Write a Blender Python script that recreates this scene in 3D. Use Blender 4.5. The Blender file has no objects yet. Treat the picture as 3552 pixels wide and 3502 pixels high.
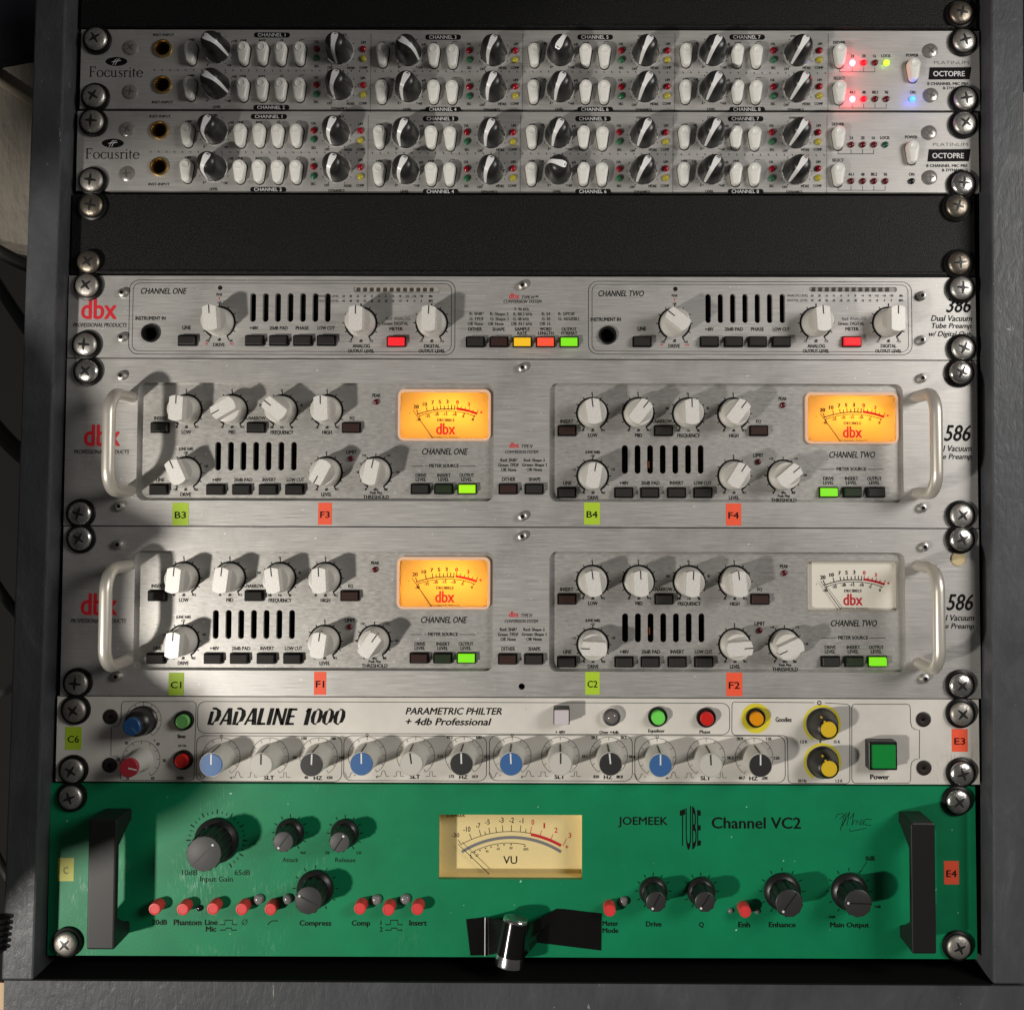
import bpy, math, random
from mathutils import Vector, Matrix
from mathutils.geometry import tessellate_polygon
random.seed(7)
S = bpy.context.scene
C = S.collection
PI = math.pi
Y0 = 520.0                      # mm: rack height datum; panel fronts lie in the plane y = 0, the viewer is at -y

def vec(x, y, h=0.0):           # rack millimetres (x right, y down from the top unit, h out of the panel) -> metres
    return Vector((x, -h, Y0 - y)) / 1000.0

# ------------------------------------------------------------------ camera, light, exposure
ROT = ((0.99999297, -0.00285188, 0.00243368), (0.00275199, 0.99919172, 0.04010395), (-0.00254609, -0.04009697, 0.99919255))
CX, CY, CH = 15.0071, 247.4178, 548.4644
FPX, PX, PY = 3600.0, 1897.745, 1559.181
cam_data = bpy.data.cameras.new('camera')
cam = bpy.data.objects.new('camera', cam_data); C.objects.link(cam)
def _w(r): return Vector((r[0], r[2], -r[1]))
_r, _u, _b = _w(ROT[0]), -_w(ROT[1]), -_w(ROT[2])
cam.matrix_world = Matrix(((_r.x, _u.x, _b.x, 0), (_r.y, _u.y, _b.y, 0), (_r.z, _u.z, _b.z, 0), (0, 0, 0, 1)))
cam.matrix_world.translation = vec(CX, CY, CH)
cam_data.sensor_width = 36.0
cam_data.lens = 36.0 * FPX / 3552.0
cam_data.shift_x = -(PX - 1776.0) / 3552.0
cam_data.shift_y = (PY - 1751.0) / 3552.0
cam_data.clip_start = 0.01; cam_data.clip_end = 50
S.camera = cam

world = bpy.data.worlds.new('World'); S.world = world
world.use_nodes = True
bg = world.node_tree.nodes['Background']
bg.inputs[0].default_value = (1.0, 0.96, 0.92, 1); bg.inputs[1].default_value = 0.045
S.view_settings.view_transform = 'Standard'; S.view_settings.look = 'None'
S.view_settings.exposure = 0; S.view_settings.gamma = 1
LAMP = (-667.0, 597.0, 730.0)
def lamp(name, kind, loc, energy, color, **k):
    d = bpy.data.lights.new(name, kind); d.energy = energy; d.color = color
    o = bpy.data.objects.new(name, d); C.objects.link(o); o.location = loc
    for a, v in k.items(): setattr(d, a, v)
    return o
lamp('room_lamp', 'POINT', vec(*LAMP), 29.0, (1.0, 0.945, 0.86), shadow_soft_size=0.028)
side_fill = lamp('right_fill_light', 'AREA', vec(740, 0, 620), 4.6, (1.0, 0.96, 0.91), size=0.32)  # added soft fill from the right; no window is known there
side_fill.rotation_euler = (vec(100, 250, 0) - side_fill.location).to_track_quat('-Z', 'Y').to_euler()

# ------------------------------------------------------------------ photo-plane rectification (pixels measured on the panel plane -> mm)
def W(u, v, h=0.0):
    a, b = (u - PX) / FPX, (v - PY) / FPX
    d = [ROT[0][i] * a + ROT[1][i] * b + ROT[2][i] for i in range(3)]
    t = (CH - h) / d[2]
    return CX + t * d[0], CY + t * d[1]
K = 1100.0 / 1932.0
ZO = dict(A1=(200, 60), A2=(1250, 60), A3=(2350, 60), B1=(200, 920), B2=(1250, 920), B3=(2350, 920),
          C1=(200, 1240), C2=(1250, 1240), C3=(2350, 1240), D1=(180, 1820), D2=(1250, 1820), D3=(2350, 1820),
          E1=(180, 2400), E2=(1250, 2400), E3=(2350, 2400), F1=(140, 2690), F2=(1240, 2690), F3=(2340, 2690))
OFF = [0.0, 0.0]
def M(z, x, y, h=0.0):
    o = ZO[z]; q = W(o[0] + K * x, o[1] + K * y, h)
    return q[0] + OFF[0], q[1] + OFF[1]
MM = K / 6.56                    # one zoom pixel in mm

# ------------------------------------------------------------------ materials
def mat(name, base, metallic=0.0, rough=0.5, emit=None, estr=0.0, spec=0.5, trans=0.0, coat=0.0):
    m = bpy.data.materials.new(name); m.use_nodes = True
    b = m.node_tree.nodes['Principled BSDF']
    b.inputs['Base Color'].default_value = (*base, 1); b.inputs['Metallic'].default_value = metallic
    b.inputs['Roughness'].default_value = rough; b.inputs['Specular IOR Level'].default_value = spec
    b.inputs['Coat Weight'].default_value = coat
    if trans: b.inputs['Transmission Weight'].default_value = trans
    if emit: b.inputs['Emission Color'].default_value = (*emit, 1); b.inputs['Emission Strength'].default_value = estr
    return m
def nd(m, t, **k):
    n = m.node_tree.nodes.new(t)
    for a, v in k.items(): setattr(n, a, v)
    return n
def noise(m, scale, detail=4, rough=0.6, dist=0.0, nscale=1.0):
    tc = nd(m, 'ShaderNodeTexCoord'); mp = nd(m, 'ShaderNodeMapping'); n = nd(m, 'ShaderNodeTexNoise')
    mp.inputs['Scale'].default_value = scale
    n.inputs['Scale'].default_value = nscale; n.inputs['Detail'].default_value = detail
    n.inputs['Roughness'].default_value = rough; n.inputs['Distortion'].default_value = dist
    L = m.node_tree.links
    L.new(tc.outputs['Object'], mp.inputs['Vector']); L.new(mp.outputs[0], n.inputs['Vector'])
    return n.outputs['Fac']
def ramp(m, fac, stops):
    r = nd(m, 'ShaderNodeValToRGB'); e = r.color_ramp.elements
    while len(e) < len(stops): e.new(0.5)
    for el, (p, c) in zip(e, stops):
        el.position = p; el.color = (*c, 1) if len(c) == 3 else c
    m.node_tree.links.new(fac, r.inputs[0]); return r.outputs[0]
def mixc(m, fac, a, b, mode='MIX'):
    n = nd(m, 'ShaderNodeMix', data_type='RGBA', blend_type=mode); L = m.node_tree.links
    for s, v in ((0, fac), (6, a), (7, b)):
        if hasattr(v, 'links') or hasattr(v, 'is_linked'): L.new(v, n.inputs[s])
        else: n.inputs[s].default_value = v if s == 0 else (*v, 1)
    return n.outputs[2]
def bump(m, fac, strength, dist=0.0005):
    n = nd(m, 'ShaderNodeBump'); n.inputs['Strength'].default_value = strength; n.inputs['Distance'].default_value = dist
    L = m.node_tree.links; L.new(fac, n.inputs['Height']); L.new(n.outputs[0], bs(m).inputs['Normal'])
def bs(m): return m.node_tree.nodes['Principled BSDF']
def g(v): return (v, v, v)

def brushed(name, base, metallic, rough, contrast, streak=(55, 1, 2600), speck=0.0, vertical=False):
    m = mat(name, base, metallic, rough); L = m.node_tree.links
    f = noise(m, streak, 5, 0.65)
    f2 = noise(m, (19, 19, 19), 6, 0.62, 0.4)
    c = ramp(m, f, [(0.28, tuple(v * (1 - contrast) for v in base)), (0.72, tuple(min(1, v * (1 + contrast)) for v in base))])
    c2 = ramp(m, f2, [(0.32, g(0.76)), (0.5, g(0.95)), (0.7, g(1.0))])
    c = mixc(m, 1.0, c, c2, 'MULTIPLY')
    if speck:
        s = noise(m, (420, 420, 420), 2, 0.5); s2 = ramp(m, s, [(0.71, g(0)), (0.75, g(1))])
        c = mixc(m, s2, c, g(speck))
    L.new(c, bs(m).inputs['Base Color'])
    r = ramp(m, f, [(0.3, g(rough - 0.07)), (0.7, g(rough + 0.08))]); L.new(r, bs(m).inputs['Roughness'])
    bump(m, f, 0.14, 0.0003)
    return m
ALU = brushed('brushed_aluminium', (0.565, 0.55, 0.53), 0.55, 0.42, 0.20, speck=0.8)
ALU_O = brushed('satin_aluminium', (0.56, 0.545, 0.525), 0.55, 0.42, 0.13, (45, 1, 2000), speck=0.6)
ALU_R = brushed('recessed_aluminium', (0.54, 0.525, 0.50), 0.55, 0.38, 0.10, (260, 1, 900), speck=0.7)
CAP = brushed('brushed_cap', (0.88, 0.86, 0.82), 0.30, 0.42, 0.10, (1800, 1, 700))
INK = mat('black_ink', g(0.005), 0, 0.6, spec=0.15); INKG = mat('grey_and_shaded_ink', g(0.035), 0, 0.6, spec=0.2); RED_INK = mat('red_ink', (0.62, 0.012, 0.025), 0, 0.5)
WHITE_INK = mat('white_ink', g(0.75), 0, 0.5)
BLACK = mat('black_plastic', g(0.008), 0, 0.4, spec=0.35); MATTE = mat('matte_black', g(0.006), 0, 0.9, spec=0.1)
RUBBER = mat('black_washer', g(0.005), 0, 0.38, spec=0.3)
PALE = mat('pale_plastic', (0.64, 0.62, 0.575), 0, 0.38); WHITE_BTN = mat('white_button', (0.80, 0.79, 0.745), 0, 0.33)
KNOB_GREY = mat('light_grey_plastic', (0.58, 0.57, 0.52), 0, 0.42)
DARK_METAL = mat('dark_metal', g(0.05), 0.6, 0.34); WHITE_BLADE = mat('white_enamel', g(0.85), 0, 0.3)
CHROME = mat('chrome', g(0.80), 1.0, 0.2); GOLD = mat('gold', (0.62, 0.42, 0.16), 1.0, 0.26); GLASSY = mat('clear_plastic', g(0.20), 0.0, 0.2)
def screw_mat(name, base, metallic, r):
    m = mat(name, base, metallic, r); f = noise(m, (700, 700, 700), 4, 0.6)
    m.node_tree.links.new(ramp(m, f, [(0.3, tuple(v * 0.55 for v in base)), (0.7, base)]), bs(m).inputs['Base Color'])
    m.node_tree.links.new(ramp(m, f, [(0.3, g(r + 0.15)), (0.7, g(r))]), bs(m).inputs['Roughness'])
    bump(m, f, 0.5, 0.0003); return m
STEEL = screw_mat('zinc_steel', (0.66, 0.64, 0.60), 0.9, 0.33); STEEL_D = screw_mat('dull_steel', (0.30, 0.26, 0.21), 0.9, 0.3)
HANDLE = mat('satin_handle', (0.70, 0.66, 0.59), 0.55, 0.38)
def painted(name, base, rough, marks, scale=(9, 9, 4), lo=0.60, hi=0.72, fine=False):
    m = mat(name, base, 0, rough, spec=0.3); L = m.node_tree.links
    big = noise(m, scale, 6, 0.65, 0.6); msk = ramp(m, big, [(lo, g(0)), (hi, g(1))])
    st = noise(m, (900, 900, 160), 4, 0.7); st2 = ramp(m, st, [(0.50, g(0)), (0.66, g(1))])
    k = mixc(m, 1.0, msk, st2, 'MULTIPLY')
    if fine:                                            # wear gathers at the left end of the panel
        tc = nd(m, 'ShaderNodeTexCoord'); sp = nd(m, 'ShaderNodeSeparateXYZ'); L.new(tc.outputs['Object'], sp.inputs[0])
        mr = nd(m, 'ShaderNodeMapRange'); mr.inputs[1].default_value = -0.02; mr.inputs[2].default_value = -0.16; L.new(sp.outputs[0], mr.inputs[0])
        k = mixc(m, 1.0, k, mr.outputs[0], 'MULTIPLY')
    var = ramp(m, noise(m, (30, 30, 30), 3), [(0.3, tuple(v * 0.84 for v in base)), (0.7, tuple(min(1, v * 1.05) for v in base))])
    c = mixc(m, k, var, marks)
    dots = ramp(m, noise(m, (330, 330, 330), 1.5, 0.5), [(0.755, g(0)), (0.785, g(1))])
    c = mixc(m, dots, c, tuple(min(1, v * 1.4) for v in marks))
    L.new(c, bs(m).inputs['Base Color'])
    bump(m, noise(m, (900, 900, 900), 3), 0.16, 0.0003)
    return m
GREEN = painted('green_paint', (0.004, 0.225, 0.092), 0.45, (0.26, 0.47, 0.34), (17, 17, 13), 0.53, 0.72, True)
CREAMW = painted('white_panel_paint', (0.72, 0.69, 0.635), 0.42, (0.42, 0.37, 0.28), (7, 7, 7), 0.66, 0.75)
def tolex():
    m = mat('textured_black', g(0.010), 0, 0.40, spec=0.19); f = noise(m, (1500, 1500, 1500), 3, 0.6)
    m.node_tree.links.new(ramp(m, f, [(0.42, g(0.005)), (0.62, g(0.017)), (0.74, g(0.05))]), bs(m).inputs['Base Color'])
    bump(m, f, 0.8, 0.0004); return m
TOLEX = tolex()
def wood():
    m = mat('grey_painted_wood', (0.075, 0.078, 0.084), 0, 0.33, spec=0.32); L = m.node_tree.links
    f = noise(m, (330, 330, 150), 4, 0.6, 0.5)
    big = noise(m, (34, 34, 20), 7, 0.68, 0.8)
    base = ramp(m, big, [(0.3, (0.052, 0.055, 0.061)), (0.62, (0.078, 0.082, 0.090)), (0.75, (0.115, 0.118, 0.124))])
    chips = ramp(m, noise(m, (130, 130, 60), 5, 0.75, 1.0), [(0.675, g(0)), (0.70, g(1))])
    L.new(mixc(m, chips, base, (0.34, 0.33, 0.31)), bs(m).inputs['Base Color'])
    L.new(ramp(m, f, [(0.3, g(0.34)), (0.7, g(0.5))]), bs(m).inputs['Roughness'])
    bump(m, f, 0.45, 0.0008); return m
WOOD = wood()
RAW = mat('raw_wood', (0.55, 0.40, 0.24), 0, 0.7)
def emis(name, col, st, base=(0.02, 0.02, 0.02), rough=0.35): return mat(name, base, 0, rough, col, st)
LED = {'red': mat('red_led', (0.28, 0.006, 0.016), 0, 0.12), 'dred': mat('dark_red_led', (0.10, 0.006, 0.010), 0, 0.15),
       'green': mat('green_led', (0.035, 0.16, 0.075), 0, 0.12), 'dgreen': mat('dark_green_led', (0.012, 0.075, 0.05), 0, 0.15),
       'yellow': mat('yellow_led', (0.42, 0.36, 0.035), 0, 0.12), 'black': mat('dark_led', (0.012, 0.013, 0.016), 0, 0.12),
       'RED': emis('lit_red_led', (1.0, 0.07, 0.09), 14.0), 'MRED': emis('half_lit_red_led', (1.0, 0.006, 0.03), 0.8, (0.2, 0.0, 0.0)),
       'LIME': emis('lit_lime_led', (0.42, 1.0, 0.03), 2.2), 'BLUE': emis('lit_blue_led', (0.05, 0.20, 1.0), 3.6), 'clear': GLASSY}
SMOKE = mat('smoked_cap', (0.034, 0.032, 0.030), 0, 0.28)
CAPS = {'off': SMOKE, 'red': mat('smoked_red_cap', (0.048, 0.026, 0.022), 0, 0.28), 'grn': mat('smoked_green_cap', (0.028, 0.042, 0.022), 0, 0.28),
        'RED': emis('lit_red_cap', (1.0, 0.012, 0.022), 0.95), 'ORG': emis('lit_orange_cap', (1.0, 0.085, 0.035), 0.95),
        'YEL': emis('lit_yellow_cap', (1.0, 0.56, 0.008), 0.9), 'LIM': emis('lit_green_cap', (0.26, 0.95, 0.006), 0.85), 'YGR': emis('lit_lime_cap', (0.42, 0.95, 0.006), 0.95)}
def translucent(name, col, front):
    m = mat(name, front, 0, 0.5); nt = m.node_tree; t = nt.nodes.new('ShaderNodeBsdfTranslucent'); t.inputs['Color'].default_value = (*col, 1)
    a = nt.nodes.new('ShaderNodeAddShader'); nt.links.new(t.outputs[0], a.inputs[0]); nt.links.new(bs(m).outputs[0], a.inputs[1])
    nt.links.new(a.outputs[0], nt.nodes['Material Output'].inputs['Surface']); return m
METER_LIT = translucent('backlit_meter_face', (0.95, 0.40, 0.035), (0.26, 0.14, 0.03))
BEZEL_LIT = emis('backlit_bezel', (1.0, 0.40, 0.14), 0.34, (0.5, 0.42, 0.34), 0.35)
METER_OFF = mat('cream_meter_face', (0.88, 0.83, 0.73), 0, 0.5); METER_VU = mat('yellow_meter_face', (0.88, 0.72, 0.36), 0, 0.5)
BEZEL_OFF = mat('clear_bezel', (0.34, 0.32, 0.28), 0.1, 0.3)
GREYB = mat('grey_ink_band', (0.20, 0.20, 0.22), 0, 0.5)
def clear():
    m = bpy.data.materials.new('clear_pane'); m.use_nodes = True; nt = m.node_tree
    for n in list(nt.nodes):
        if n.type == 'BSDF_PRINCIPLED': nt.nodes.remove(n)
    t = nt.nodes.new('ShaderNodeBsdfTransparent'); gl = nt.nodes.new('ShaderNodeBsdfGlossy'); gl.inputs['Roughness'].default_value = 0.08
    mx = nt.nodes.new('ShaderNodeMixShader'); mx.inputs[0].default_value = 0.07
    nt.links.new(t.outputs[0], mx.inputs[1]); nt.links.new(gl.outputs[0], mx.inputs[2])
    nt.links.new(mx.outputs[0], nt.nodes['Material Output'].inputs['Surface']); return m
PANE = clear()
BLUE_CAP = mat('blue_cap', (0.045, 0.135, 0.34), 0, 0.4); DARK_CAP = mat('charcoal_cap', g(0.03), 0, 0.42); WHITE_CAP = mat('white_cap', (0.56, 0.55, 0.50), 0, 0.4)
RED_CAP = mat('red_cap', (0.45, 0.03, 0.045), 0, 0.4); YEL_CAP = mat('yellow_cap', (0.72, 0.48, 0.02), 0, 0.45); YEL_INK = mat('yellow_ink', (0.72, 0.62, 0.035), 0, 0.5)
BLUE_D = mat('blue_knob_cap', (0.02, 0.085, 0.24), 0, 0.4)
DK_KNOB = mat('charcoal_knob', g(0.012), 0, 0.36); GREY_CAP = mat('grey_knob_cap', g(0.085), 0.0, 0.5, spec=0.3); BLK_CAP = mat('black_knob_cap', g(0.035), 0, 0.36)
PUSH_RED = mat('red_push_button', (0.70, 0.05, 0.05), 0, 0.42)
BTN_GRN = emis('green_round_button', (0.1, 0.9, 0.05), 0.10, (0.16, 0.62, 0.10), 0.3); BTN_GRN2 = mat('green_round_cap', (0.17, 0.50, 0.13), 0, 0.3)
BTN_RED = mat('red_round_button', (0.62, 0.02, 0.015), 0, 0.3); BTN_AMB = mat('amber_round_button', (0.80, 0.30, 0.005), 0, 0.3)
BTN_PWR = mat('green_square_cap', (0.01, 0.25, 0.045), 0, 0.22); BTN_WHT = mat('milky_square_cap', (0.62, 0.57, 0.60), 0, 0.2)
HOLE_BR = mat('brown_black_cup', (0.022, 0.016, 0.014), 0, 0.45)
JM_HANDLE = mat('black_anodised', g(0.013), 0.1, 0.46, spec=0.4)
STK_G = mat('green_sticker', (0.43, 0.64, 0.03), 0, 0.5); STK_O = mat('orange_sticker', (0.95, 0.115, 0.05), 0, 0.45); STK_Y = mat('yellow_sticker', (0.46, 0.47, 0.05), 0, 0.5)
TAPE = mat('black_glossy_tape', g(0.006), 0, 0.16, spec=0.5)
TUBE_GLOW = emis('heater_glow', (1.0, 0.22, 0.02), 0.16)

# ------------------------------------------------------------------ mesh helpers: points are (x, y, h) in rack mm
class MB:
    def __init__(s): s.v = []; s.f = []
    def add(s, pts, faces):
        b = len(s.v); s.v += [tuple(p) for p in pts]; s.f += [tuple(i + b for i in q) for q in faces]
    def poly(s, pts, h=0.06): s.add([(p[0], p[1], h) for p in pts], [tuple(range(len(pts)))])
    def line(s, a, b, w, h=0.06):
        dx, dy = b[0] - a[0], b[1] - a[1]; l = math.hypot(dx, dy) or 1; nx, ny = -dy / l * w / 2, dx / l * w / 2
        s.poly([(a[0] + nx, a[1] + ny), (b[0] + nx, b[1] + ny), (b[0] - nx, b[1] - ny), (a[0] - nx, a[1] - ny)], h)
    def path(s, pts, w, h=0.06, closed=False):
        n = len(pts); L = []; R = []
        for i, p in enumerate(pts):
            a = pts[(i - 1) % n] if (closed or i) else p; b = pts[(i + 1) % n] if (closed or i < n - 1) else p
            dx, dy = b[0] - a[0], b[1] - a[1]; l = math.hypot(dx, dy) or 1
            nx, ny = -dy / l * w / 2, dx / l * w / 2
            L.append((p[0] + nx, p[1] + ny, h)); R.append((p[0] - nx, p[1] - ny, h))
        s.add(L + R, [(i, (i + 1) % n, n + (i + 1) % n, n + i) for i in range(n if closed else n - 1)])
    def arc(s, cx, cy, r, a0, a1, w, h=0.06, n=None):      # degrees clockwise from up
        n = n or max(4, int(abs(a1 - a0) / 6))
        P = [math.radians(a0 + (a1 - a0) * i / n) for i in range(n + 1)]
        s.path([(cx + r * math.sin(a), cy - r * math.cos(a)) for a in P], w, h, False)
    def disc(s, cx, cy, r, h=0.06, n=28, ry=None):
        ry = ry or r; s.poly([(cx + r * math.cos(2 * PI * i / n), cy + ry * math.sin(2 * PI * i / n)) for i in range(n)], h)
    def lathe(s, cx, cy, prof, n=32, closed_top=True):
        P = []; F = []
        for r, h in prof:
            for i in range(n): P.append((cx + r * math.cos(2 * PI * i / n), cy + r * math.sin(2 * PI * i / n), h))
        for k in range(len(prof) - 1):
            for i in range(n):
                j = (i + 1) % n; F.append((k * n + i, k * n + j, (k + 1) * n + j, (k + 1) * n + i))
        if closed_top: F.append(tuple((len(prof) - 1) * n + i for i in range(n)))
        s.add(P, F)
    def prism(s, pts, lv, bottom=False):                    # lv: (inset, h) rings; pts a convex-ish outline
        n = len(pts); P = []; F = []
        cx, cy = sum(p[0] for p in pts) / n, sum(p[1] for p in pts) / n
        N = []
        for i in range(n):
            a, b = pts[i - 1], pts[(i + 1) % n]; dx, dy = b[0] - a[0], b[1] - a[1]; l = math.hypot(dx, dy) or 1
            nx, ny = dy / l, -dx / l
            if nx * (pts[i][0] - cx) + ny * (pts[i][1] - cy) < 0: nx, ny = -nx, -ny
            N.append((nx, ny))
        for ins, h in lv:
            P += [(p[0] - q[0] * ins, p[1] - q[1] * ins, h) for p, q in zip(pts, N)]
        for k in range(len(lv) - 1):
            for i in range(n): F.append((k * n + i, k * n + (i + 1) % n, (k + 1) * n + (i + 1) % n, (k + 1) * n + i))
        F.append(tuple((len(lv) - 1) * n + i for i in range(n)))
        if bottom: F.append(tuple(range(n)))
        s.add(P, F)
    def box(s, x0, y0, x1, y1, h0, h1, bev=0.0):
        pts = [(x0, y0), (x1, y0), (x1, y1), (x0, y1)]
        if bev: s.prism(rrect(x0, y0, x1, y1, bev * 1.5, 3), [(0, h0), (0, h1 - bev), (bev * 0.35, h1 - bev * 0.3), (bev, h1)], True)
        else: s.prism(pts, [(0, h0), (0, h1)], True)
    def plate(s, outer, holes, h0, h1, ch=0.25):
        rings = [outer] + holes; fl = [p for r in rings for p in r]
        tri = tessellate_polygon([[Vector((p[0], p[1], 0)) for p in r] for r in rings])
        s.add([(p[0], p[1], h1) for p in fl], [tuple(t) for t in tri])
        for r in rings:
            n = len(r); s.add([(p[0], p[1], h1) for p in r] + [(p[0], p[1], h0) for p in r], [(i, (i + 1) % n, n + (i + 1) % n, n + i) for i in range(n)])
    def tube(s, path, r, n=12, caps=True, ell=1.0):
        P = []; F = []; m = len(path); prev = None
        for i, p in enumerate(path):
            p = Vector(p); a = Vector(path[max(i - 1, 0)]); b = Vector(path[min(i + 1, m - 1)]); t = (b - a).normalized()
            if prev is None:
                u = t.cross(Vector((0, 0, 1)) if abs(t.z) < 0.9 else Vector((1, 0, 0))).normalized()
            else: u = (prev - t * prev.dot(t)).normalized()
            prev = u; w = t.cross(u); rr = r[i] if isinstance(r, (list, tuple)) else r
            for k in range(n):
                q = p + (u * math.cos(2 * PI * k / n) + w * math.sin(2 * PI * k / n)) * rr; P.append(tuple(q))
        for i in range(m - 1):
            for k in range(n): F.append((i * n + k, i * n + (k + 1) % n, (i + 1) * n + (k + 1) % n, (i + 1) * n + k))
        if caps: F += [tuple(range(n)), tuple((m - 1) * n + k for k in range(n))]
        s.add(P, F)
    def mesh(s, name, m, smooth=None, origin=(0, 0, 0)):    # smooth: auto-smooth angle in degrees
        me = bpy.data.meshes.new(name); ox, oy, oh = origin
        me.from_pydata([((x - ox) / 1000, -(h - oh) / 1000, -(y - oy) / 1000) for x, y, h in s.v], [], s.f)
        import bmesh
        bm = bmesh.new(); bm.from_mesh(me); bmesh.ops.remove_doubles(bm, verts=bm.verts, dist=1e-7)
        bmesh.ops.recalc_face_normals(bm, faces=bm.faces)
        if smooth:
            for f in bm.faces: f.smooth = True
            for e in bm.edges:
                if len(e.link_faces) == 2 and e.calc_face_angle(0) > math.radians(smooth): e.smooth = False
        bm.to_mesh(me); bm.free()
        me.materials.append(m); return me
def rrect(x0, y0, x1, y1, r, n=6):
    P = []
    for cx, cy, a in ((x1 - r, y0 + r, -90), (x1 - r, y1 - r, 0), (x0 + r, y1 - r, 90), (x0 + r, y0 + r, 180)):
        for i in range(n + 1):
            t = math.radians(a + 90 * i / n); P.append((cx + r * math.cos(t), cy + r * math.sin(t)))
    return P
def circ(cx, cy, r, n=28): return [(cx + r * math.cos(2 * PI * i / n), cy + r * math.sin(2 * PI * i / n)) for i in range(n)]

# ------------------------------------------------------------------ objects
class Unit:
    def __init__(s, name, label, cat, x, y, group=None):
        s.o = bpy.data.objects.new(name, None); C.objects.link(s.o); s.o.empty_display_size = 0.02
        s.org = (x, y, 0.0); s.o.location = vec(x, y, 0)
        s.o['label'] = label; s.o['category'] = cat
        if group: s.o['group'] = group
        s.ink = {}
    def part(s, name, mb, m, smooth=None, parent=None, label=None):
        o = bpy.data.objects.new(name, mb.mesh(name, m, smooth, s.org)); C.objects.link(o); o.parent = parent or s.o
        if label: o['label'] = label
        return o
    def put(s, tree, x, y, rot=0.0, h=0.0, label=None):     # an instance of a prototype: (name, mesh, [children])
        def rec(t, parent, first):
            o = bpy.data.objects.new(t[0], t[1]); C.objects.link(o); o.parent = parent
            if first:
                o.location = ((x - s.org[0]) / 1000, -h / 1000, -(y - s.org[1]) / 1000); o.rotation_euler = (0, math.radians(rot), 0)
            for c in t[2]: rec(c, o, False)
            return o
        o = rec(tree, s.o, True)
        if label: o['label'] = label
        return o
    def mb(s, key='INK'): return s.ink.setdefault(key, MB())
    def finish(s, mats):
        for key, b in s.ink.items():
            nm, m = mats[key]; s.part(nm, b, m)
def tag(o, label, cat, group=None):
    o['label'] = label; o['category'] = cat
    if group: o['group'] = group
def proto(name, mb, m, smooth=None, kids=()): return (name, mb.mesh(name, m, smooth), list(kids))
def kid(name, mb, m, smooth=None): return (name, mb.mesh(name, m, smooth), [])

# ------------------------------------------------------------------ lettering
_tc = {}
def glyphs(t, shear, bold):
    k = (t, shear, bold)
    if k not in _tc:
        cu = bpy.data.curves.new('t', 'FONT'); cu.body = t; cu.size = 1.0; cu.shear = shear; cu.offset = bold; cu.resolution_u = 3; cu.fill_mode = 'FRONT'
        ob = bpy.data.objects.new('t', cu); C.objects.link(ob)
        bpy.context.view_layer.update()
        me = bpy.data.meshes.new_from_object(ob.evaluated_get(bpy.context.evaluated_depsgraph_get()))
        V = [(v.co.x, v.co.y) for v in me.vertices]; F = [tuple(p.vertices) for p in me.polygons]
        bpy.data.objects.remove(ob); bpy.data.curves.remove(cu); bpy.data.meshes.remove(me)
        xs = [v[0] for v in V]; ys = [v[1] for v in V]
        _tc[k] = (V, F, min(xs), max(xs), min(ys), max(ys))
    return _tc[k]
def smear(e):                     # heavier strokes: a few copies of the letter shifted by a fraction of its stroke
    return ((0, 0),) if e <= 0 else ((-e, 0), (e, 0), (0, e * 0.6), (0, -e * 0.6)) if e < 0.03 else ((-e, 0), (-e / 2, e * 0.5), (0, -e * 0.5), (e / 2, e * 0.5), (e, 0))
def fit(mb, t, x0, y0, x1, y1, shear=0.0, bold=0.0, h=0.06, warp=None):     # ink box in mm
    V, F, a, b, c, d = glyphs(t, shear, min(bold, 0.0))
    e = max(bold, 0.0) * 0.8; a -= e; b += e
    sx, sy = (x1 - x0) / (b - a), (y1 - y0) / (d - c)
    for k, (ox, oy) in enumerate(smear(e)):
        P = [(x0 + (v[0] + ox - a) * sx, y1 - (v[1] + oy - c) * sy, h + 0.004 * k) for v in V]
        if warp: P = [warp(p) for p in P]
        mb.add(P, F)
def T(mb, t, z, x0, y0, x1, y1, shear=0.0, bold=0.045, h=0.06, warp=None):
    p = M(z, x0, (y0 + y1) / 2); q = M(z, x1, (y0 + y1) / 2); cy = (p[1] + q[1]) / 2; hh = (y1 - y0) * MM / 2
    fit(mb, t, p[0], cy - hh, q[0], cy + hh, shear, bold, h, warp)
def TC(mb, t, z, cx, cy, cap, cond=0.78, bold=0.045, shear=0.0, h=0.06):      # centred, cap height in zoom px
    V, F, a, b, c, d = glyphs(t, shear, 0.0); s = cap * MM / 0.727
    x, y = M(z, cx, cy); w = (b - a) * s * cond; bold = max(bold, 0.045)
    base = y + cap * MM / 2
    for k, (ox, oy) in enumerate(smear(bold)):
        mb.add([(x - w / 2 + (v[0] + ox - a) * s * cond, base - (v[1] + oy) * s, h + 0.004 * k) for v in V], F)
def Lz(mb, z, pts, w=0.28, closed=False): mb.path([M(z, *p) for p in pts], w, 0.06, closed)
def zz(*pts): return [M(*p) for p in pts]

def panel_outline(dx, y0, U, gap=0.6): return [(-241.3 + dx, y0), (241.3 + dx, y0), (241.3 + dx, y0 + 44.45 * U - gap), (-241.3 + dx, y0 + 44.45 * U - gap)]
def chassis(u, dx, y0, U, h=-9.0):
    b = MB(); b.box(-219 + dx, y0 + 0.6, 219 + dx, y0 + 44.45 * U - 1.2, -160, h); u.part('chassis', b, MATTE)

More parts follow.
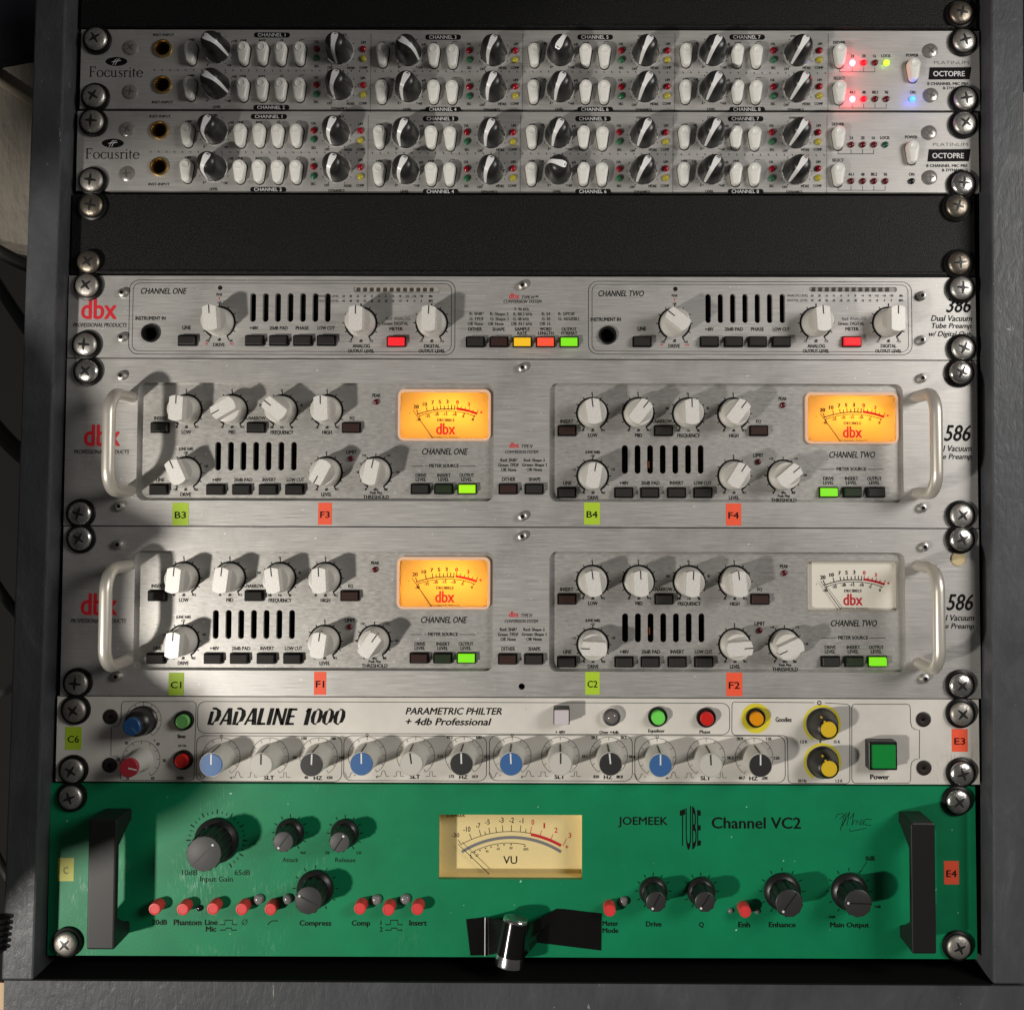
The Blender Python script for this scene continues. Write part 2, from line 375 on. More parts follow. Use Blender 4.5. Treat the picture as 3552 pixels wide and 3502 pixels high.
# ================================================================== rack case
def rack():
    u = Unit('rack_case', 'dark grey painted wooden rack case holding all the audio units', 'rack case', 0, 500)
    def side(xt, xb, w, name):
        b = MB(); P = []
        for y, x in ((-60.0, xt + (xt - xb) * 0.1), (496.0, xb)):
            for dx, h in ((0, 12), (w, 12), (w, -260), (0, -260)): P.append((x + dx, y, h))
        b.add(P, [(0, 1, 2, 3), (4, 5, 6, 7)] + [(i, (i + 1) % 4, 4 + (i + 1) % 4, 4 + i) for i in range(4)])
        o = u.part(name, b, WOOD); bv = o.modifiers.new('bevel', 'BEVEL'); bv.width = 0.0011; bv.segments = 2; return o
    side(-240.6, -246.4, -16.4, 'side_panel'); side(246.4, 240.3, 17.3, 'side_panel')
    b = MB(); b.add([(-261.2, 496.1, 12), (258.2, 496.9, 12), (258.2, 545, 12), (-260.9, 545, 12), (-261.2, 496.1, -260), (258.2, 496.9, -260), (258.2, 545, -260), (-260.9, 545, -260)],
          [(0, 1, 2, 3), (4, 5, 6, 7), (0, 1, 5, 4), (1, 2, 6, 5), (2, 3, 7, 6), (3, 0, 4, 7)])
    u.part('bottom_panel', b, WOOD)
    b = MB(); b.box(-264.2, 497.5, -261.3, 545, -255, 11.4); u.part('raw_edge', b, RAW, label='bare tan wood edge of the bottom board')
    for sx in (-1, 1):
        b = MB(); x0, x1 = sorted((sx * 219, sx * 239.6)); b.box(x0, -50, x1, 487.5, -6.5, -3.6); u.part('mounting_rail', b, MATTE)
    b = MB(); b.box(-238, -58, 238, 495, -250, -200); u.part('back_panel', b, MATTE)
    b = MB(); b.add([(-246, 495.9, 11.6), (240, 496.6, 11.6), (239, 496.6, -200), (-245, 495.9, -200), (-246, 495.4, 11.6), (240, 496.1, 11.6), (239, 496.1, -200), (-245, 495.4, -200)], [(0, 1, 2, 3), (4, 5, 6, 7), (0, 1, 5, 4), (1, 2, 6, 5), (2, 3, 7, 6), (3, 0, 4, 7)]); u.part('black_floor_sheet', b, MATTE)  # added thin black sheet that makes the rack floor dark
rack()

# ================================================================== rack screws
def cross(r, w, h, n=4):
    P = []
    for k in range(4):
        a = k * PI / 2
        for dx, dy in ((w, -w), (r, -w * 0.55), (r, w * 0.55)):
            P.append((dx * math.cos(a) - dy * math.sin(a), dx * math.sin(a) + dy * math.cos(a)))
    return P
RECESS = mat('recess_shade', g(0.035), 0.6, 0.4)  # dark colour of the flat cross, stands in for shade inside the recess
def screw_parts(m):
    a = MB(); a.lathe(0, 0, [(5.8, 1.2), (6.1, 2.0), (6.05, 2.7), (5.6, 3.35), (4.6, 3.85), (3.0, 4.25), (1.5, 4.42), (0.3, 4.46)], 36)
    w = MB(); w.lathe(0, 0, [(7.7, 0.0), (7.9, 0.6), (7.6, 1.5), (6.6, 1.9), (5.6, 1.4)], 36)
    c = MB()
    for k in range(2):
        P = []
        for t in (-1, -0.6, -0.2, 0.2, 0.6, 1):
            r = 3.2 * t; hh = 4.55 - 0.027 * r * r
            wd = 0.85 - 0.5 * abs(t)
            q = [(r, -wd, hh), (r, wd, hh)]
            if k: q = [(-y, x, hh + 0.01) for x, y, hh in q]
            P += q
        c.add(P, [(2 * i, 2 * i + 1, 2 * i + 3, 2 * i + 2) for i in range(5)])
    d = MB(); d.disc(0, 0, 1.15, 4.6, 12)
    return a.mesh('screw_head', m, 50), w.mesh('washer', RUBBER, 40), c.mesh('cross_recess', RECESS), d.mesh('recess_centre', MATTE)
SCR = {k: screw_parts(m) for k, m in (('s', STEEL), ('w', screw_mat('worn_steel', (0.50, 0.47, 0.43), 0.85, 0.4)), ('b', screw_mat('bright_steel', (0.78, 0.77, 0.74), 0.95, 0.2)), ('d', STEEL_D))}
def rack_screw(px, py, label, kind='s', washer=True, ang=None):
    x, y = W(px, py, 4.0)
    o = bpy.data.objects.new('rack_screw', None); C.objects.link(o); o.empty_display_size = 0.005
    o.location = vec(x, y, 0.05); o.rotation_euler = (0, math.radians(ang if ang is not None else random.uniform(0, 90)), 0)
    tag(o, label, 'screw', 'rack screws')
    hd, ws, cr, ce = SCR[random.choice('swb') if kind == 's' else kind]
    h = bpy.data.objects.new('screw_head', hd); C.objects.link(h); h.parent = o
    c = bpy.data.objects.new('cross_recess', cr); C.objects.link(c); c.parent = h
    if washer:
        w = bpy.data.objects.new('washer', ws); C.objects.link(w); w.parent = o
SC = [
 ((190, 26, 'd', 'dull screw on the black panel at the photo top, left end'), (3337, 40, 'd', 'dull screw on the black panel at the photo top, right end')),
 ((328, 131, 's', 'upper left rack screw of the lit eight channel preamp'), (3349, 137, 's', 'upper right rack screw of the lit eight channel preamp')),
 ((322, 330, 's', 'lower left rack screw of the lit eight channel preamp'), (3352, 339, 's', 'lower right rack screw of the lit eight channel preamp')),
 ((315, 418, 's', 'upper left rack screw of the unlit eight channel preamp'), (3350, 424, 's', 'upper right rack screw of the unlit eight channel preamp')),
 ((313, 623, 's', 'lower left rack screw of the unlit eight channel preamp'), (3344, 634, 's', 'smooth worn lower right rack screw of the unlit eight channel preamp')),
 ((313, 710, 'd', 'upper left dull screw of the wide black blank panel'), (3324, 713, 'd', 'brownish upper right screw of the wide black blank panel')),
 ((303, 906, 'd', 'small dark lower left screw of the wide black blank panel'), (3331, 910, 'd', 'dark lower right screw of the wide black blank panel')),
 ((297, 988, 's', 'rack screw above the red logo of the flat 386 preamp'), (3340, 997, 's', 'rack screw just above the 386 lettering')),
 ((291, 1194, 's', 'rack screw below the red logo of the flat 386 preamp'), (3344, 1206, 's', 'rack screw covering the end of the 386 lettering')),
 ((296, 1286, 's', 'upper left rack screw of the preamp with two orange meters'), (3337, 1290, 's', 'upper right rack screw of the preamp with two orange meters')),
 ((271, 1781, 's', 'lower left rack screw of the preamp with two orange meters'), (3340, 1787, 's', 'lower right rack screw of the preamp with two orange meters')),
 ((272, 1868, 's', 'upper left rack screw of the preamp with one white meter'), (3339, 1870, 's', 'rack screw above the pale plug beside the white meter')),
 ((260, 2371, 's', 'lower left rack screw of the preamp with one white meter'), (3338, 2378, 's', 'lower right rack screw of the preamp with one white meter')),
 ((253, 2465, 's', 'rack screw above the C6 sticker on the white equalizer'), (3340, 2477, 's', 'rack screw above the E3 sticker on the white equalizer')),
 ((245, 2675, 's', 'rack screw below the C6 sticker on the white equalizer'), (3341, 2685, 's', 'rack screw below the E3 sticker on the white equalizer')),
 ((240, 2768, 's', 'upper left rack screw of the green channel strip'), (3328, 2782, 's', 'upper right rack screw of the green channel strip')),
 ((224, 3276, 's', 'bright lower left rack screw of the green channel strip'), (3329, 3288, 's', 'lower right rack screw of the green channel strip'))]
for pair in SC:
    for sx, sy, k, lb in pair: rack_screw(sx, sy, lb, k, not lb.startswith(('small',)))

# ================================================================== small shared prototypes
def led_mesh(m, r=1.7, h=1.7):
    b = MB(); b.lathe(0, 0, [(r, 0), (r, h * 0.35), (r * 0.92, h * 0.62), (r * 0.7, h * 0.85), (r * 0.35, h * 0.98), (r * 0.08, h)], 20); return b.mesh('led', m, 60)
LEDM = {k: led_mesh(m) for k, m in LED.items()}
GLOW = {'RED': ((1.0, 0.02, 0.06), 0.0052), 'MRED': ((1.0, 0.02, 0.05), 0.0001), 'LIME': ((0.5, 1.0, 0.05), 0.0003), 'BLUE': ((0.02, 0.09, 1.0), 0.0022)}
def led(u, z, x, y, k, r=20.0, label=None):
    px, py = M(z, x, y); o = u.put(('led', LEDM[k], []), px, py, label=label); s = r * MM / 1.7; o.scale = (s, s, s)
    if k in GLOW:
        l = lamp(k.lower() + '_led_light', 'POINT', vec(px, py, 2.4), GLOW[k][1], GLOW[k][0], shadow_soft_size=0.0004)
    return o
INKS = mat('shaded_recess', (0.16, 0.15, 0.14), 0.5, 0.3)
def panel_screw_proto(m, name='panel_screw', r=2.6, hh=1.6, hexs=False, ink=None):
    b = MB(); b.lathe(0, 0, [(r, 0), (r, hh * 0.5), (r * 0.8, hh * 0.85), (r * 0.4, hh)], 24)
    d = MB()
    if hexs: d.disc(0, 0, r * 0.45, hh + 0.05, 6)
    else: d.prism(cross(r * 0.55, r * 0.14, 0), [(0, hh), (0, hh + 0.05)])
    return proto(name, b, m, 40, [kid('drive_recess', d, ink or INK)])
FLATSCR = panel_screw_proto(mat('translucent_screw', (0.36, 0.34, 0.32), 0.6, 0.28), r=3.9, hh=1.3, ink=INKS)
HEXSCR = panel_screw_proto(STEEL, r=2.5, hh=3.0, hexs=True)

# ================================================================== blank panels
def blank(y0, y1, dx, label):
    u = Unit('blank_panel', label, 'blank panel', dx, y1, 'black blank panels')
    b = MB(); b.plate([(-241 + dx, y0), (240.5 + dx, y0), (240.5 + dx, y1), (-241 + dx, y1)], [], -2.5, 0.0)
    b.add([(-241 + dx, y1, 0), (240.5 + dx, y1, 0), (240.5 + dx, y1 + 0.02, -1), (-241 + dx, y1 + 0.02, -1)], [(0, 1, 2, 3)])
    u.part('face_plate', b, TOLEX)
    b = MB(); b.box(-232 + dx, y1 - 2.2, 232 + dx, y1 - 0.4, 0, 0.9, 0.4); u.part('folded_lip', b, TOLEX)
blank(-50, -0.9, 3, 'black blank panel above the lit eight channel preamp, cut off by the photo top')
blank(2 * 44.45 + 0.6, 3 * 44.45 - 0.8, 0.5, 'textured black blank panel below the unlit eight channel preamp')

# ================================================================== eight channel preamps
def teardrop(r0, r1, L):
    P = []
    for i in range(13):
        a = math.radians(170 + 200 * i / 12); P.append((r0 * math.cos(a), -L * 0.42 + r0 * math.sin(a)))
    for i in range(9):
        a = math.radians(12 + 156 * i / 8); P.append((r1 * math.cos(a), L * 0.58 + r1 * math.sin(a)))
    return P
_td = teardrop(3.35, 2.35, 6.6)
_b = MB(); _b.prism(_td, [(0, 0), (0, 3.3), (0.22, 3.9), (0.7, 4.3), (1.1, 4.4)])
_c = MB(); _c.lathe(0, -2.6, [(2.15, 4.38), (1.95, 4.75), (1.7, 4.78), (1.25, 4.48), (0.6, 4.42), (0.2, 4.5)], 24)
_s = MB(); _s.prism([(x * 1.13 + 0.12, y * 1.075 + 0.12) for x, y in _td], [(0, 0.0), (0, 0.08)])
TEAR = proto('push_button', _b, WHITE_BTN, 40, [kid('finger_dimple', _c, WHITE_BTN, 60), kid('button_gap', _s, INK)])
_prof = [(7.0, 0.8), (6.85, 2.2), (6.55, 5.2), (6.1, 8.5), (5.5, 11.4), (4.6, 13.4), (3.4, 14.4), (1.8, 14.85), (0.4, 14.95)]
_k = MB(); _k.lathe(0, 0, _prof, 40)
_sk = MB(); _sk.lathe(0, 0, [(7.5, 0), (7.5, 0.5), (7.15, 0.9), (6.8, 0.9)], 36)
_bl = MB(); _P = []
_path = [(-4.45, 13.4, 0.5), (-4.0, 13.95, 1.05), (-3.0, 14.45, 1.4), (-1.6, 14.85, 1.45), (0.0, 14.95, 1.25), (1.8, 14.85, 1.0), (3.4, 14.4, 0.9), (4.6, 13.4, 0.85), (5.5, 11.4, 0.8), (6.1, 8.5, 0.72), (6.55, 5.2, 0.62), (6.85, 2.2, 0.5), (7.0, 0.9, 0.45)]
for r, h, w in _path:
    for t in (-1, -0.5, 0, 0.5, 1):
        t *= 1.22
        rr = r + 0.12 if r < 4 else math.sqrt((r + 0.12) ** 2 - (t * w) ** 2); _P.append((t * w, -rr, h + 0.12))
_bl.add(_P, [(5 * i + j, 5 * i + j + 1, 5 * i + j + 6, 5 * i + j + 5) for i in range(len(_path) - 1) for j in range(4)])
OKNOB = proto('knob', _k, DARK_METAL, 60, [kid('pointer', _bl, WHITE_BLADE, 60), kid('skirt_ring', _sk, CHROME, 40)])
def jack_proto(m):
    b = MB(); b.lathe(0, 0, [(4.95, 0), (4.95, 1.0), (4.6, 1.5), (4.0, 1.5), (3.6, 1.0), (3.5, -5)], 36, False)
    h = MB(); h.disc(0, 0, 3.55, -4.9, 24)
    return proto('jack_socket', b, m, 40, [kid('socket_hole', h, MATTE)])
JACK_G = jack_proto(GOLD); JACK_B = jack_proto(mat('black_bushing', g(0.02), 0.3, 0.25))

def serif_word(mb, z, x0, y0, x1, y1):
    px, py = M(z, x0, y1); qx, qy = M(z, x1, y0); Hh = py - qy; sc = Hh
    cur = [0.0]; items = []
    def st(xa, ya, xb, yb, w): items.append(('l', cur[0] + xa, ya, cur[0] + xb, yb, w))
    def bowl(cx, cy, rx, ry, a0, a1, thick, thin):
        pts = []
        n = 28
        for i in range(n + 1):
            a = math.radians(a0 + (a1 - a0) * i / n); w = thin + (thick - thin) * abs(math.sin(a)) ** 1.6
            pts.append((cur[0] + cx + rx * math.sin(a), cy + ry * math.cos(a), w))
        items.append(('c', pts))
    xh, tk, tn = 0.62, 0.125, 0.055
    st(0.10, 0, 0.10, 1, tk); st(0.0, 0.97, 0.52, 0.97, tn * 1.4); st(0.10, 0.52, 0.40, 0.52, tn); st(0, 0.02, 0.22, 0.02, tn); st(0.51, 0.97, 0.51, 0.80, tn); st(0.39, 0.60, 0.39, 0.44, tn); cur[0] += 0.62
    for ch in 'ocusrite':
        if ch == 'o': bowl(0.27, xh / 2, 0.24, xh / 2, 0, 360, tk, tn); cur[0] += 0.63
        if ch == 'c': bowl(0.26, xh / 2, 0.23, xh / 2, 45, -220 + 360 - 225 * 2, tk, tn) if 0 else bowl(0.26, xh / 2, 0.23, xh / 2, -325, -45 + 10, tk, tn) if 0 else bowl(0.26, xh / 2, 0.23, xh / 2, 50 - 360, -230 + 90 - 0, tk, tn) if 0 else bowl(0.26, xh / 2, 0.23, xh / 2, 310 + 90 - 350, 310 + 180 - 350 + 170, tk, tn) if 0 else bowl(0.26, xh / 2, 0.23, xh / 2, 415 - 360, 415 - 360 - 295, tk, tn); cur[0] += 0.53
        if ch == 'u': st(0.10, 0.14, 0.10, xh, tk * 0.9); st(0.42, 0, 0.42, xh, tk * 0.9); bowl(0.26, 0.17, 0.17, 0.15, 90, 270, tk * 0.6, tn * 1.4); st(0.0, xh - 0.02, 0.12, xh - 0.02, tn); st(0.32, xh - 0.02, 0.44, xh - 0.02, tn); st(0.40, 0.02, 0.55, 0.02, tn); cur[0] += 0.62
        if ch == 's':
            pts = [(0.33, 0.52, tn), (0.27, 0.60, tn), (0.18, 0.62, tn), (0.09, 0.56, 0.07), (0.08, 0.46, 0.09), (0.16, 0.37, tk), (0.27, 0.29, tk), (0.35, 0.20, 0.09), (0.33, 0.08, 0.07), (0.22, 0.0, tn), (0.12, 0.02, tn), (0.05, 0.13, tn)]
            items.append(('c', [(cur[0] + a, b, w) for a, b, w in pts])); cur[0] += 0.46
        if ch == 'r': st(0.11, 0, 0.11, xh, tk * 0.9); st(0.0, xh - 0.02, 0.13, xh - 0.02, tn); st(0.0, 0.02, 0.24, 0.02, tn); bowl(0.30, 0.42, 0.17, 0.19, -70, 35, tk * 0.8, tn * 1.6); cur[0] += 0.45
        if ch == 'i': st(0.11, 0, 0.11, xh, tk * 0.9); st(0.0, xh - 0.02, 0.13, xh - 0.02, tn); st(0.0, 0.02, 0.23, 0.02, tn); st(0.055, 0.85, 0.165, 0.85, 0.11); cur[0] += 0.28
        if ch == 't': st(0.13, 0.1, 0.13, 0.80, tk * 0.9); st(0.0, xh - 0.02, 0.32, xh - 0.02, tn); bowl(0.23, 0.11, 0.10, 0.10, 180, 270, tk * .7, tn * 1.3); cur[0] += 0.38
        if ch == 'e': bowl(0.26, xh / 2, 0.23, xh / 2, 90, -235, tk, tn); st(0.04, 0.36, 0.48, 0.36, tn); cur[0] += 0.5
    fx = (qx - px) / cur[0]
    for it in items:
        if it[0] == 'l':
            _, xa, ya, xb, yb, w = it; w *= Hh if xa != xb else fx * 1.0 if False else Hh
            mb.line((px + xa * fx, py - ya * Hh), (px + xb * fx, py - yb * Hh), w)
        else:
            P = it[1]; n = len(P); Lf = []; Rt = []
            for i, (x, y, w) in enumerate(P):
                a, b = P[max(i - 1, 0)], P[min(i + 1, n - 1)]
                dx, dy = (b[0] - a[0]) * fx, -(b[1] - a[1]) * Hh; l = math.hypot(dx, dy) or 1
                nx, ny = -dy / l * w * Hh / 2, dx / l * w * Hh / 2; X, Yp = px + x * fx, py - y * Hh
                Lf.append((X + nx, Yp + ny, 0.06)); Rt.append((X - nx, Yp - ny, 0.06))
            mb.add(Lf + Rt, [(i, i + 1, n + i + 1, n + i) for i in range(n - 1)])

def filt(mb, z, x, y): Lz(mb, z, [(x - 17, y + 17), (x - 4, y), (x + 18, y)], 0.35)
def phase(mb, z, x, y, r=8.5):
    c = M(z, x, y); mb.arc(c[0], c[1], r * MM, 0, 360, 0.28); mb.line((c[0] - r * MM * 1.1, c[1] + r * MM * 1.2), (c[0] + r * MM * 1.1, c[1] - r * MM * 1.2), 0.25)

def octo(idx, label):
    dx = (3.62, 2.57)[idx]
    OFF[0] = dx - 2.57; OFF[1] = -44.45 * (1 - idx)
    y0 = 44.45 * idx
    u = Unit('eight_channel_preamp', label, 'preamp', dx, y0 + 44, 'eight channel preamps')
    ink = u.mb('INK'); wh = u.mb('WHITE')
    jk = zz(('A1', 622, 690), ('A1', 620, 912))
    b = MB(); b.plate(panel_outline(dx, y0, 1, 1.3), [circ(x, y, 4.3) for x, y in jk], -3, 0)
    u.part('front_panel', b, ALU_O); chassis(u, dx, y0, 1)
    for x, y in jk: u.put(JACK_G, x, y)
    for z, x, y in (('A1', 425, 685), ('A1', 423, 955), ('A3', 1532, 705), ('A3', 1535, 977)):
        p = M(z, x, y); u.put(FLATSCR, p[0], p[1], random.uniform(0, 90))
    # maker's mark
    c = M('A1', 336, 768); lg = u.mb('LOGO'); lg.disc(c[0], c[1], 68 * MM, 0.05, 40, 28 * MM)
    T(wh, 'ff', 'A1', 312, 750, 360, 789, 0.5, -0.01, 0.09); Lz(wh, 'A1', [(308, 770), (366, 762)], 0.3)
    for v in range(0): pass
    serif_word(lg, 'A1', 172, 800, 497, 862)
    for yy, a in ((597, 0), (1010, -7)): T(ink, 'INST-INPUT', 'A1', 560 + a, yy, 690 + a, yy + 15)
    # dotted dividers
    n = 0
    for i in range(86):
        t = i / 85.0; p = M('A1', 565, 815); q = M('A3', 890, 835)
        ink.line((p[0] + (q[0] - p[0]) * t, p[1] + (q[1] - p[1]) * t), (p[0] + (q[0] - p[0]) * t + 0.5, p[1] + (q[1] - p[1]) * t + 0.9), 0.42)
    for z, xa, xb in (('A1', 1893, 1888), ('A2', 976, 974), ('A2', 1906, 1903), ('A3', 911, 908)):
        p = M(z, xa, 600); q = M(z, xb, 1072)
        for i in range(38):
            t = i / 37.0; x, y = p[0] + (q[0] - p[0]) * t, p[1] + (q[1] - p[1]) * t; ink.line((x, y), (x, y + 0.55), 0.4)
    lit = idx == 0
    ang = dict(L=[120, 120, 125, 205, 30, 205, 208, 208] if lit else [205, 205, 205, 205, 207, 285, 208, 210],
               D=[190, 200, 205, 205, 207, 208, 210, 212] if lit else [203, 203, 205, 203, 208, 210, 212, 213])
    def knob(z, x, y, a): p = M(z, x, y); u.put(OKNOB, p[0], p[1], a)
    def ticks(z, x, y):
        p = M(z, x, y)
        for k in range(11):
            a = math.radians(-150 + 30 * k); ink.disc(p[0] + 8.6 * math.sin(a), p[1] - 8.6 * math.cos(a), 0.33, 0.06, 8)
    def pill(z, x0, y0_, x1, y1_, t):
        p = M(z, x0, y0_); q = M(z, x1, y1_); ink.poly(rrect(p[0], p[1], q[0], q[1], (q[1] - p[1]) * 0.48, 6), 0.05)
        T(wh, t, z, x0 + 24, y0_ + 5, x1 - 28, y1_ - 6, 0, 0.004, 0.09)
    def btn(z, x, y):
        p = M(z, x, y, 2.0); u.put(TEAR, p[0], p[1])
    # channel pair 1/2
    for x, y in ((790, 717), (785, 935), (1112, 720), (1108, 940), (1228, 720), (1225, 940), (1340, 722), (1340, 942), (1455, 722), (1453, 942)): btn('A1', x, y)
    knob('A1', 955, 697, ang['L'][0]); knob('A1', 952, 920, ang['L'][1]); knob('A1', 1700, 705, ang['D'][0]); knob('A1', 1701, 925, ang['D'][1])
    for p in ((955, 697), (952, 920), (1700, 705), (1701, 925)): ticks('A1', *p)
    for x, y, k in ((1561, 692, 'red'), (1559, 747, 'green'), (1559, 912, 'red'), (1559, 970, 'green'), (1845, 693, 'red'), (1845, 752, 'yellow'), (1845, 915, 'red'), (1845, 973, 'yellow')): led(u, 'A1', x, y, k)
    pill('A1', 1177, 590, 1397, 622, 'CHANNEL 1'); pill('A1', 1173, 1034, 1393, 1066, 'CHANNEL 2')
    for dy in (0, 219):
        for t, x, y in (('+48V', 797, 635), ('+45', 1060, 642), ('LINE', 1113, 640), ('INST', 1229, 641), ('O/L', 1560, 647), ('SIG', 1559, 796), ('LIM', 1846, 651)):
            TC(ink, t, 'A1', x - (3 if dy else 0), y + dy, 17, 0.85)
        for t, x, y in (('0', 893, 788), ('+60', 1025, 790), ('OFF', 1642, 805), ('MORE', 1771, 808), ('COMP', 1846, 806)): TC(ink, t, 'A1', x - (3 if dy else 0), y + dy, 16, 0.8)
        phase(ink, 'A1', 1346, 641 + dy); filt(ink, 'A1', 1467, 633 + dy)
    TC(ink, 'LEVEL', 'A1', 951, 1046, 17, 0.85); TC(ink, 'LEVEL', 'A1', 955, 597, 15, 0.85); TC(ink, 'DYNAMICS', 'A1', 1699, 1056, 17, 0.85); TC(ink, 'DYNAMICS', 'A1', 1701, 605, 15, 0.85)
    # channel pairs 3/4, 5/6, 7/8
    for c in range(3):
        dxz = 929.0 * c; ox = OFF[0]
        def z2(x): return ('A2', x + dxz)
        for x, y in ((117, 730), (113, 955), (430, 733), (430, 955), (546, 738), (543, 957)): btn('A2', x + dxz, y)
        for x, y, k, r in ((278, 717, 'L', 0), (278, 938, 'L', 1), (797, 718, 'D', 0), (794, 938, 'D', 1)):
            knob('A2', x + dxz, y, ang[k][2 + 2 * c + r]); ticks('A2', x + dxz, y)
        for x, y, k in ((649, 702, 'red'), (649, 760, 'green'), (649, 925, 'red'), (648, 983, 'green'), (930, 703, 'red'), (930, 760, 'yellow'), (930, 923, 'red'), (930, 980, 'yellow')): led(u, 'A2', x + dxz, y, k)
        pill('A2', 380 + dxz, 603, 598 + dxz, 636, 'CHANNEL %d' % (3 + 2 * c)); pill('A2', 380 + dxz, 1046, 598 + dxz, 1078, 'CHANNEL %d' % (4 + 2 * c))
        for dy in (0, 221):
            for t, x, y in (('+48V', 117, 655), ('+30', 177, 657), ('+45', 372, 663), ('LINE', 434, 656), ('O/L', 647, 661), ('SIG', 648, 807), ('LIM', 934, 660), ('0', 218, 802), ('+60', 348, 804), ('OFF', 730, 814), ('MORE', 853, 808), ('COMP', 928, 806)):
                TC(ink, t, 'A2', x + dxz - (2 if dy else 0), y + dy, 16.5, 0.83)
            filt(ink, 'A2', 556 + dxz, 646 + dy)
        TC(ink, 'LEVEL', 'A2', 270 + dxz, 1061, 17, 0.85); TC(ink, 'LEVEL', 'A2', 278 + dxz, 612, 15, 0.85); TC(ink, 'DYNAMICS', 'A2', 786 + dxz, 1064, 17, 0.85); TC(ink, 'DYNAMICS', 'A2', 797 + dxz, 613, 15, 0.85)
    # clock and power section
    for t, x, y in (('DITHER', 978, 652), ('SELECT', 978, 871), ('24', 1059, 735), ('20', 1128, 735), ('16', 1194, 735), ('LOCK', 1264, 734), ('44.1', 1057, 957), ('48', 1128, 957), ('88.2', 1197, 957), ('96', 1267, 957), ('POWER', 1424, 730), ('ON', 1426, 957)):
        TC(ink, t, 'A3', x, y, 19, 0.85)
    btn('A3', 982, 733); btn('A3', 980, 958); btn('A3', 1432, 822)
    st = ('RED', 'MRED', 'dred', 'LIME', 'RED', 'MRED', 'dred', 'dred', 'BLUE') if lit else ('dred', 'dred', 'dred', 'dgreen', 'dred', 'dred', 'dred', 'dred', 'black')
    nm = {'RED': 'bright glowing red light', 'MRED': 'faintly lit red light', 'LIME': 'glowing lime green lock light', 'BLUE': 'glowing blue power light'}
    for (x, y), k in zip(((1057, 778), (1127, 778), (1196, 778), (1265, 778), (1057, 1000), (1127, 1000), (1196, 1000), (1265, 1000), (1425, 1000)), st): led(u, 'A3', x, y, k, 19, nm.get(k))
    Lz(ink, 'A3', [(978, 812), (978, 833)], .28); Lz(ink, 'A3', [(978, 832), (1195, 832)], .28)
    for x in (1057, 1127, 1195): Lz(ink, 'A3', [(x, 806), (x, 832)], .28)
    Lz(ink, 'A3', [(978, 1035), (978, 1056)], .28); Lz(ink, 'A3', [(978, 1055), (1265, 1055)], .28)
    for x in (1057, 1127, 1196, 1265): Lz(ink, 'A3', [(x, 1028), (x, 1055)], .28)
    T(ink, 'PLATINUM', 'A3', 1556, 766, 1768, 786, 0, -0.012)
    u.mb('BADGE').poly(zz(('A3', 1530, 805), ('A3', 1786, 803), ('A3', 1775, 878), ('A3', 1522, 880)), 0.05)
    T(wh, 'OCTOPRE', 'A3', 1552, 828, 1745, 860, 0, 0.03, 0.09)
    T(ink, '8 CHANNEL MIC PRE', 'A3', 1515, 896, 1768, 914); T(ink, '& DYNAMICS', 'A3', 1610, 923, 1768, 940)
    u.finish(dict(INK=('printed_lettering', INK), WHITE=('white_lettering', WHITE_INK), LOGO=('maker_mark', INK), BADGE=('name_badge', INK)))
    OFF[0] = OFF[1] = 0.0
octo(0, 'silver eight channel preamp with glowing red, green and blue lights at its right end')
octo(1, 'silver eight channel preamp with no light glowing at its right end')

# ================================================================== two channel tube preamps: shared prototypes
def dbx_knob():
    b = MB(); b.lathe(0, 0, [(7.5, 0), (7.5, 1.2), (7.35, 1.5), (7.05, 9.2), (6.7, 9.8), (6.0, 10.0)], 40)
    P = []
    w, r = 3.7, 6.85
    a0 = math.asin(w / r)
    for i in range(9): a = -a0 + 2 * a0 * i / 8; P.append((r * math.sin(a), -r * math.cos(a)))
    for i in range(9): a = PI - a0 + 2 * a0 * i / 8; P.append((r * math.sin(a), -r * math.cos(a)))
    gmb = MB(); gmb.prism(P, [(0, 9.8), (0.05, 15.4), (0.25, 15.8), (0.5, 15.9)])
    c = MB(); c.prism([(x * 0.95, y * 0.97) for x, y in P], [(0, 15.9), (0, 16.05)])
    l = MB(); l.line((0, -6.55), (0, -2.2), 0.55, 16.12); l.add([(-0.28, -6.9, 10), (0.28, -6.9, 10), (0.28, -6.75, 16.0), (-0.28, -6.75, 16.0)], [(0, 1, 2, 3)])
    return proto('knob', b, PALE, 40, [kid('grip', gmb, PALE, 40), kid('knob_cap', c, CAP), kid('pointer', l, INK)])
DKNOB = dbx_knob()
def dbx_button(k):
    f = MB(); ow, oh = 5.15, 2.9
    f.prism(rrect(-ow, -oh, ow, oh, 0.6, 3), [(0, 0), (0, 0.9), (0.15, 1.1), (0.4, 1.1), (0.55, 0.7)])
    c = MB(); c.add([(-4.4, -2.2, 0.7), (4.4, -2.2, 0.7), (4.4, 2.2, 0.7), (-4.4, 2.2, 0.7), (-4.1, -1.95, 3.2), (4.1, -1.95, 3.2), (4.1, 1.95, 3.6), (-4.1, 1.95, 3.6)],
                    [(0, 1, 5, 4), (1, 2, 6, 5), (2, 3, 7, 6), (3, 0, 4, 7), (4, 5, 6, 7)])
    return proto('push_button', f, BLACK, 30, [kid('button_cap', c, CAPS[k])])
DBTN = {k: dbx_button(k) for k in CAPS}
def slot(z, x, y0, y1, w=17): p = M(z, x - w, y0); q = M(z, x + w, y1); return rrect(p[0], p[1], q[0], q[1], (q[0] - p[0]) * 0.49, 5)
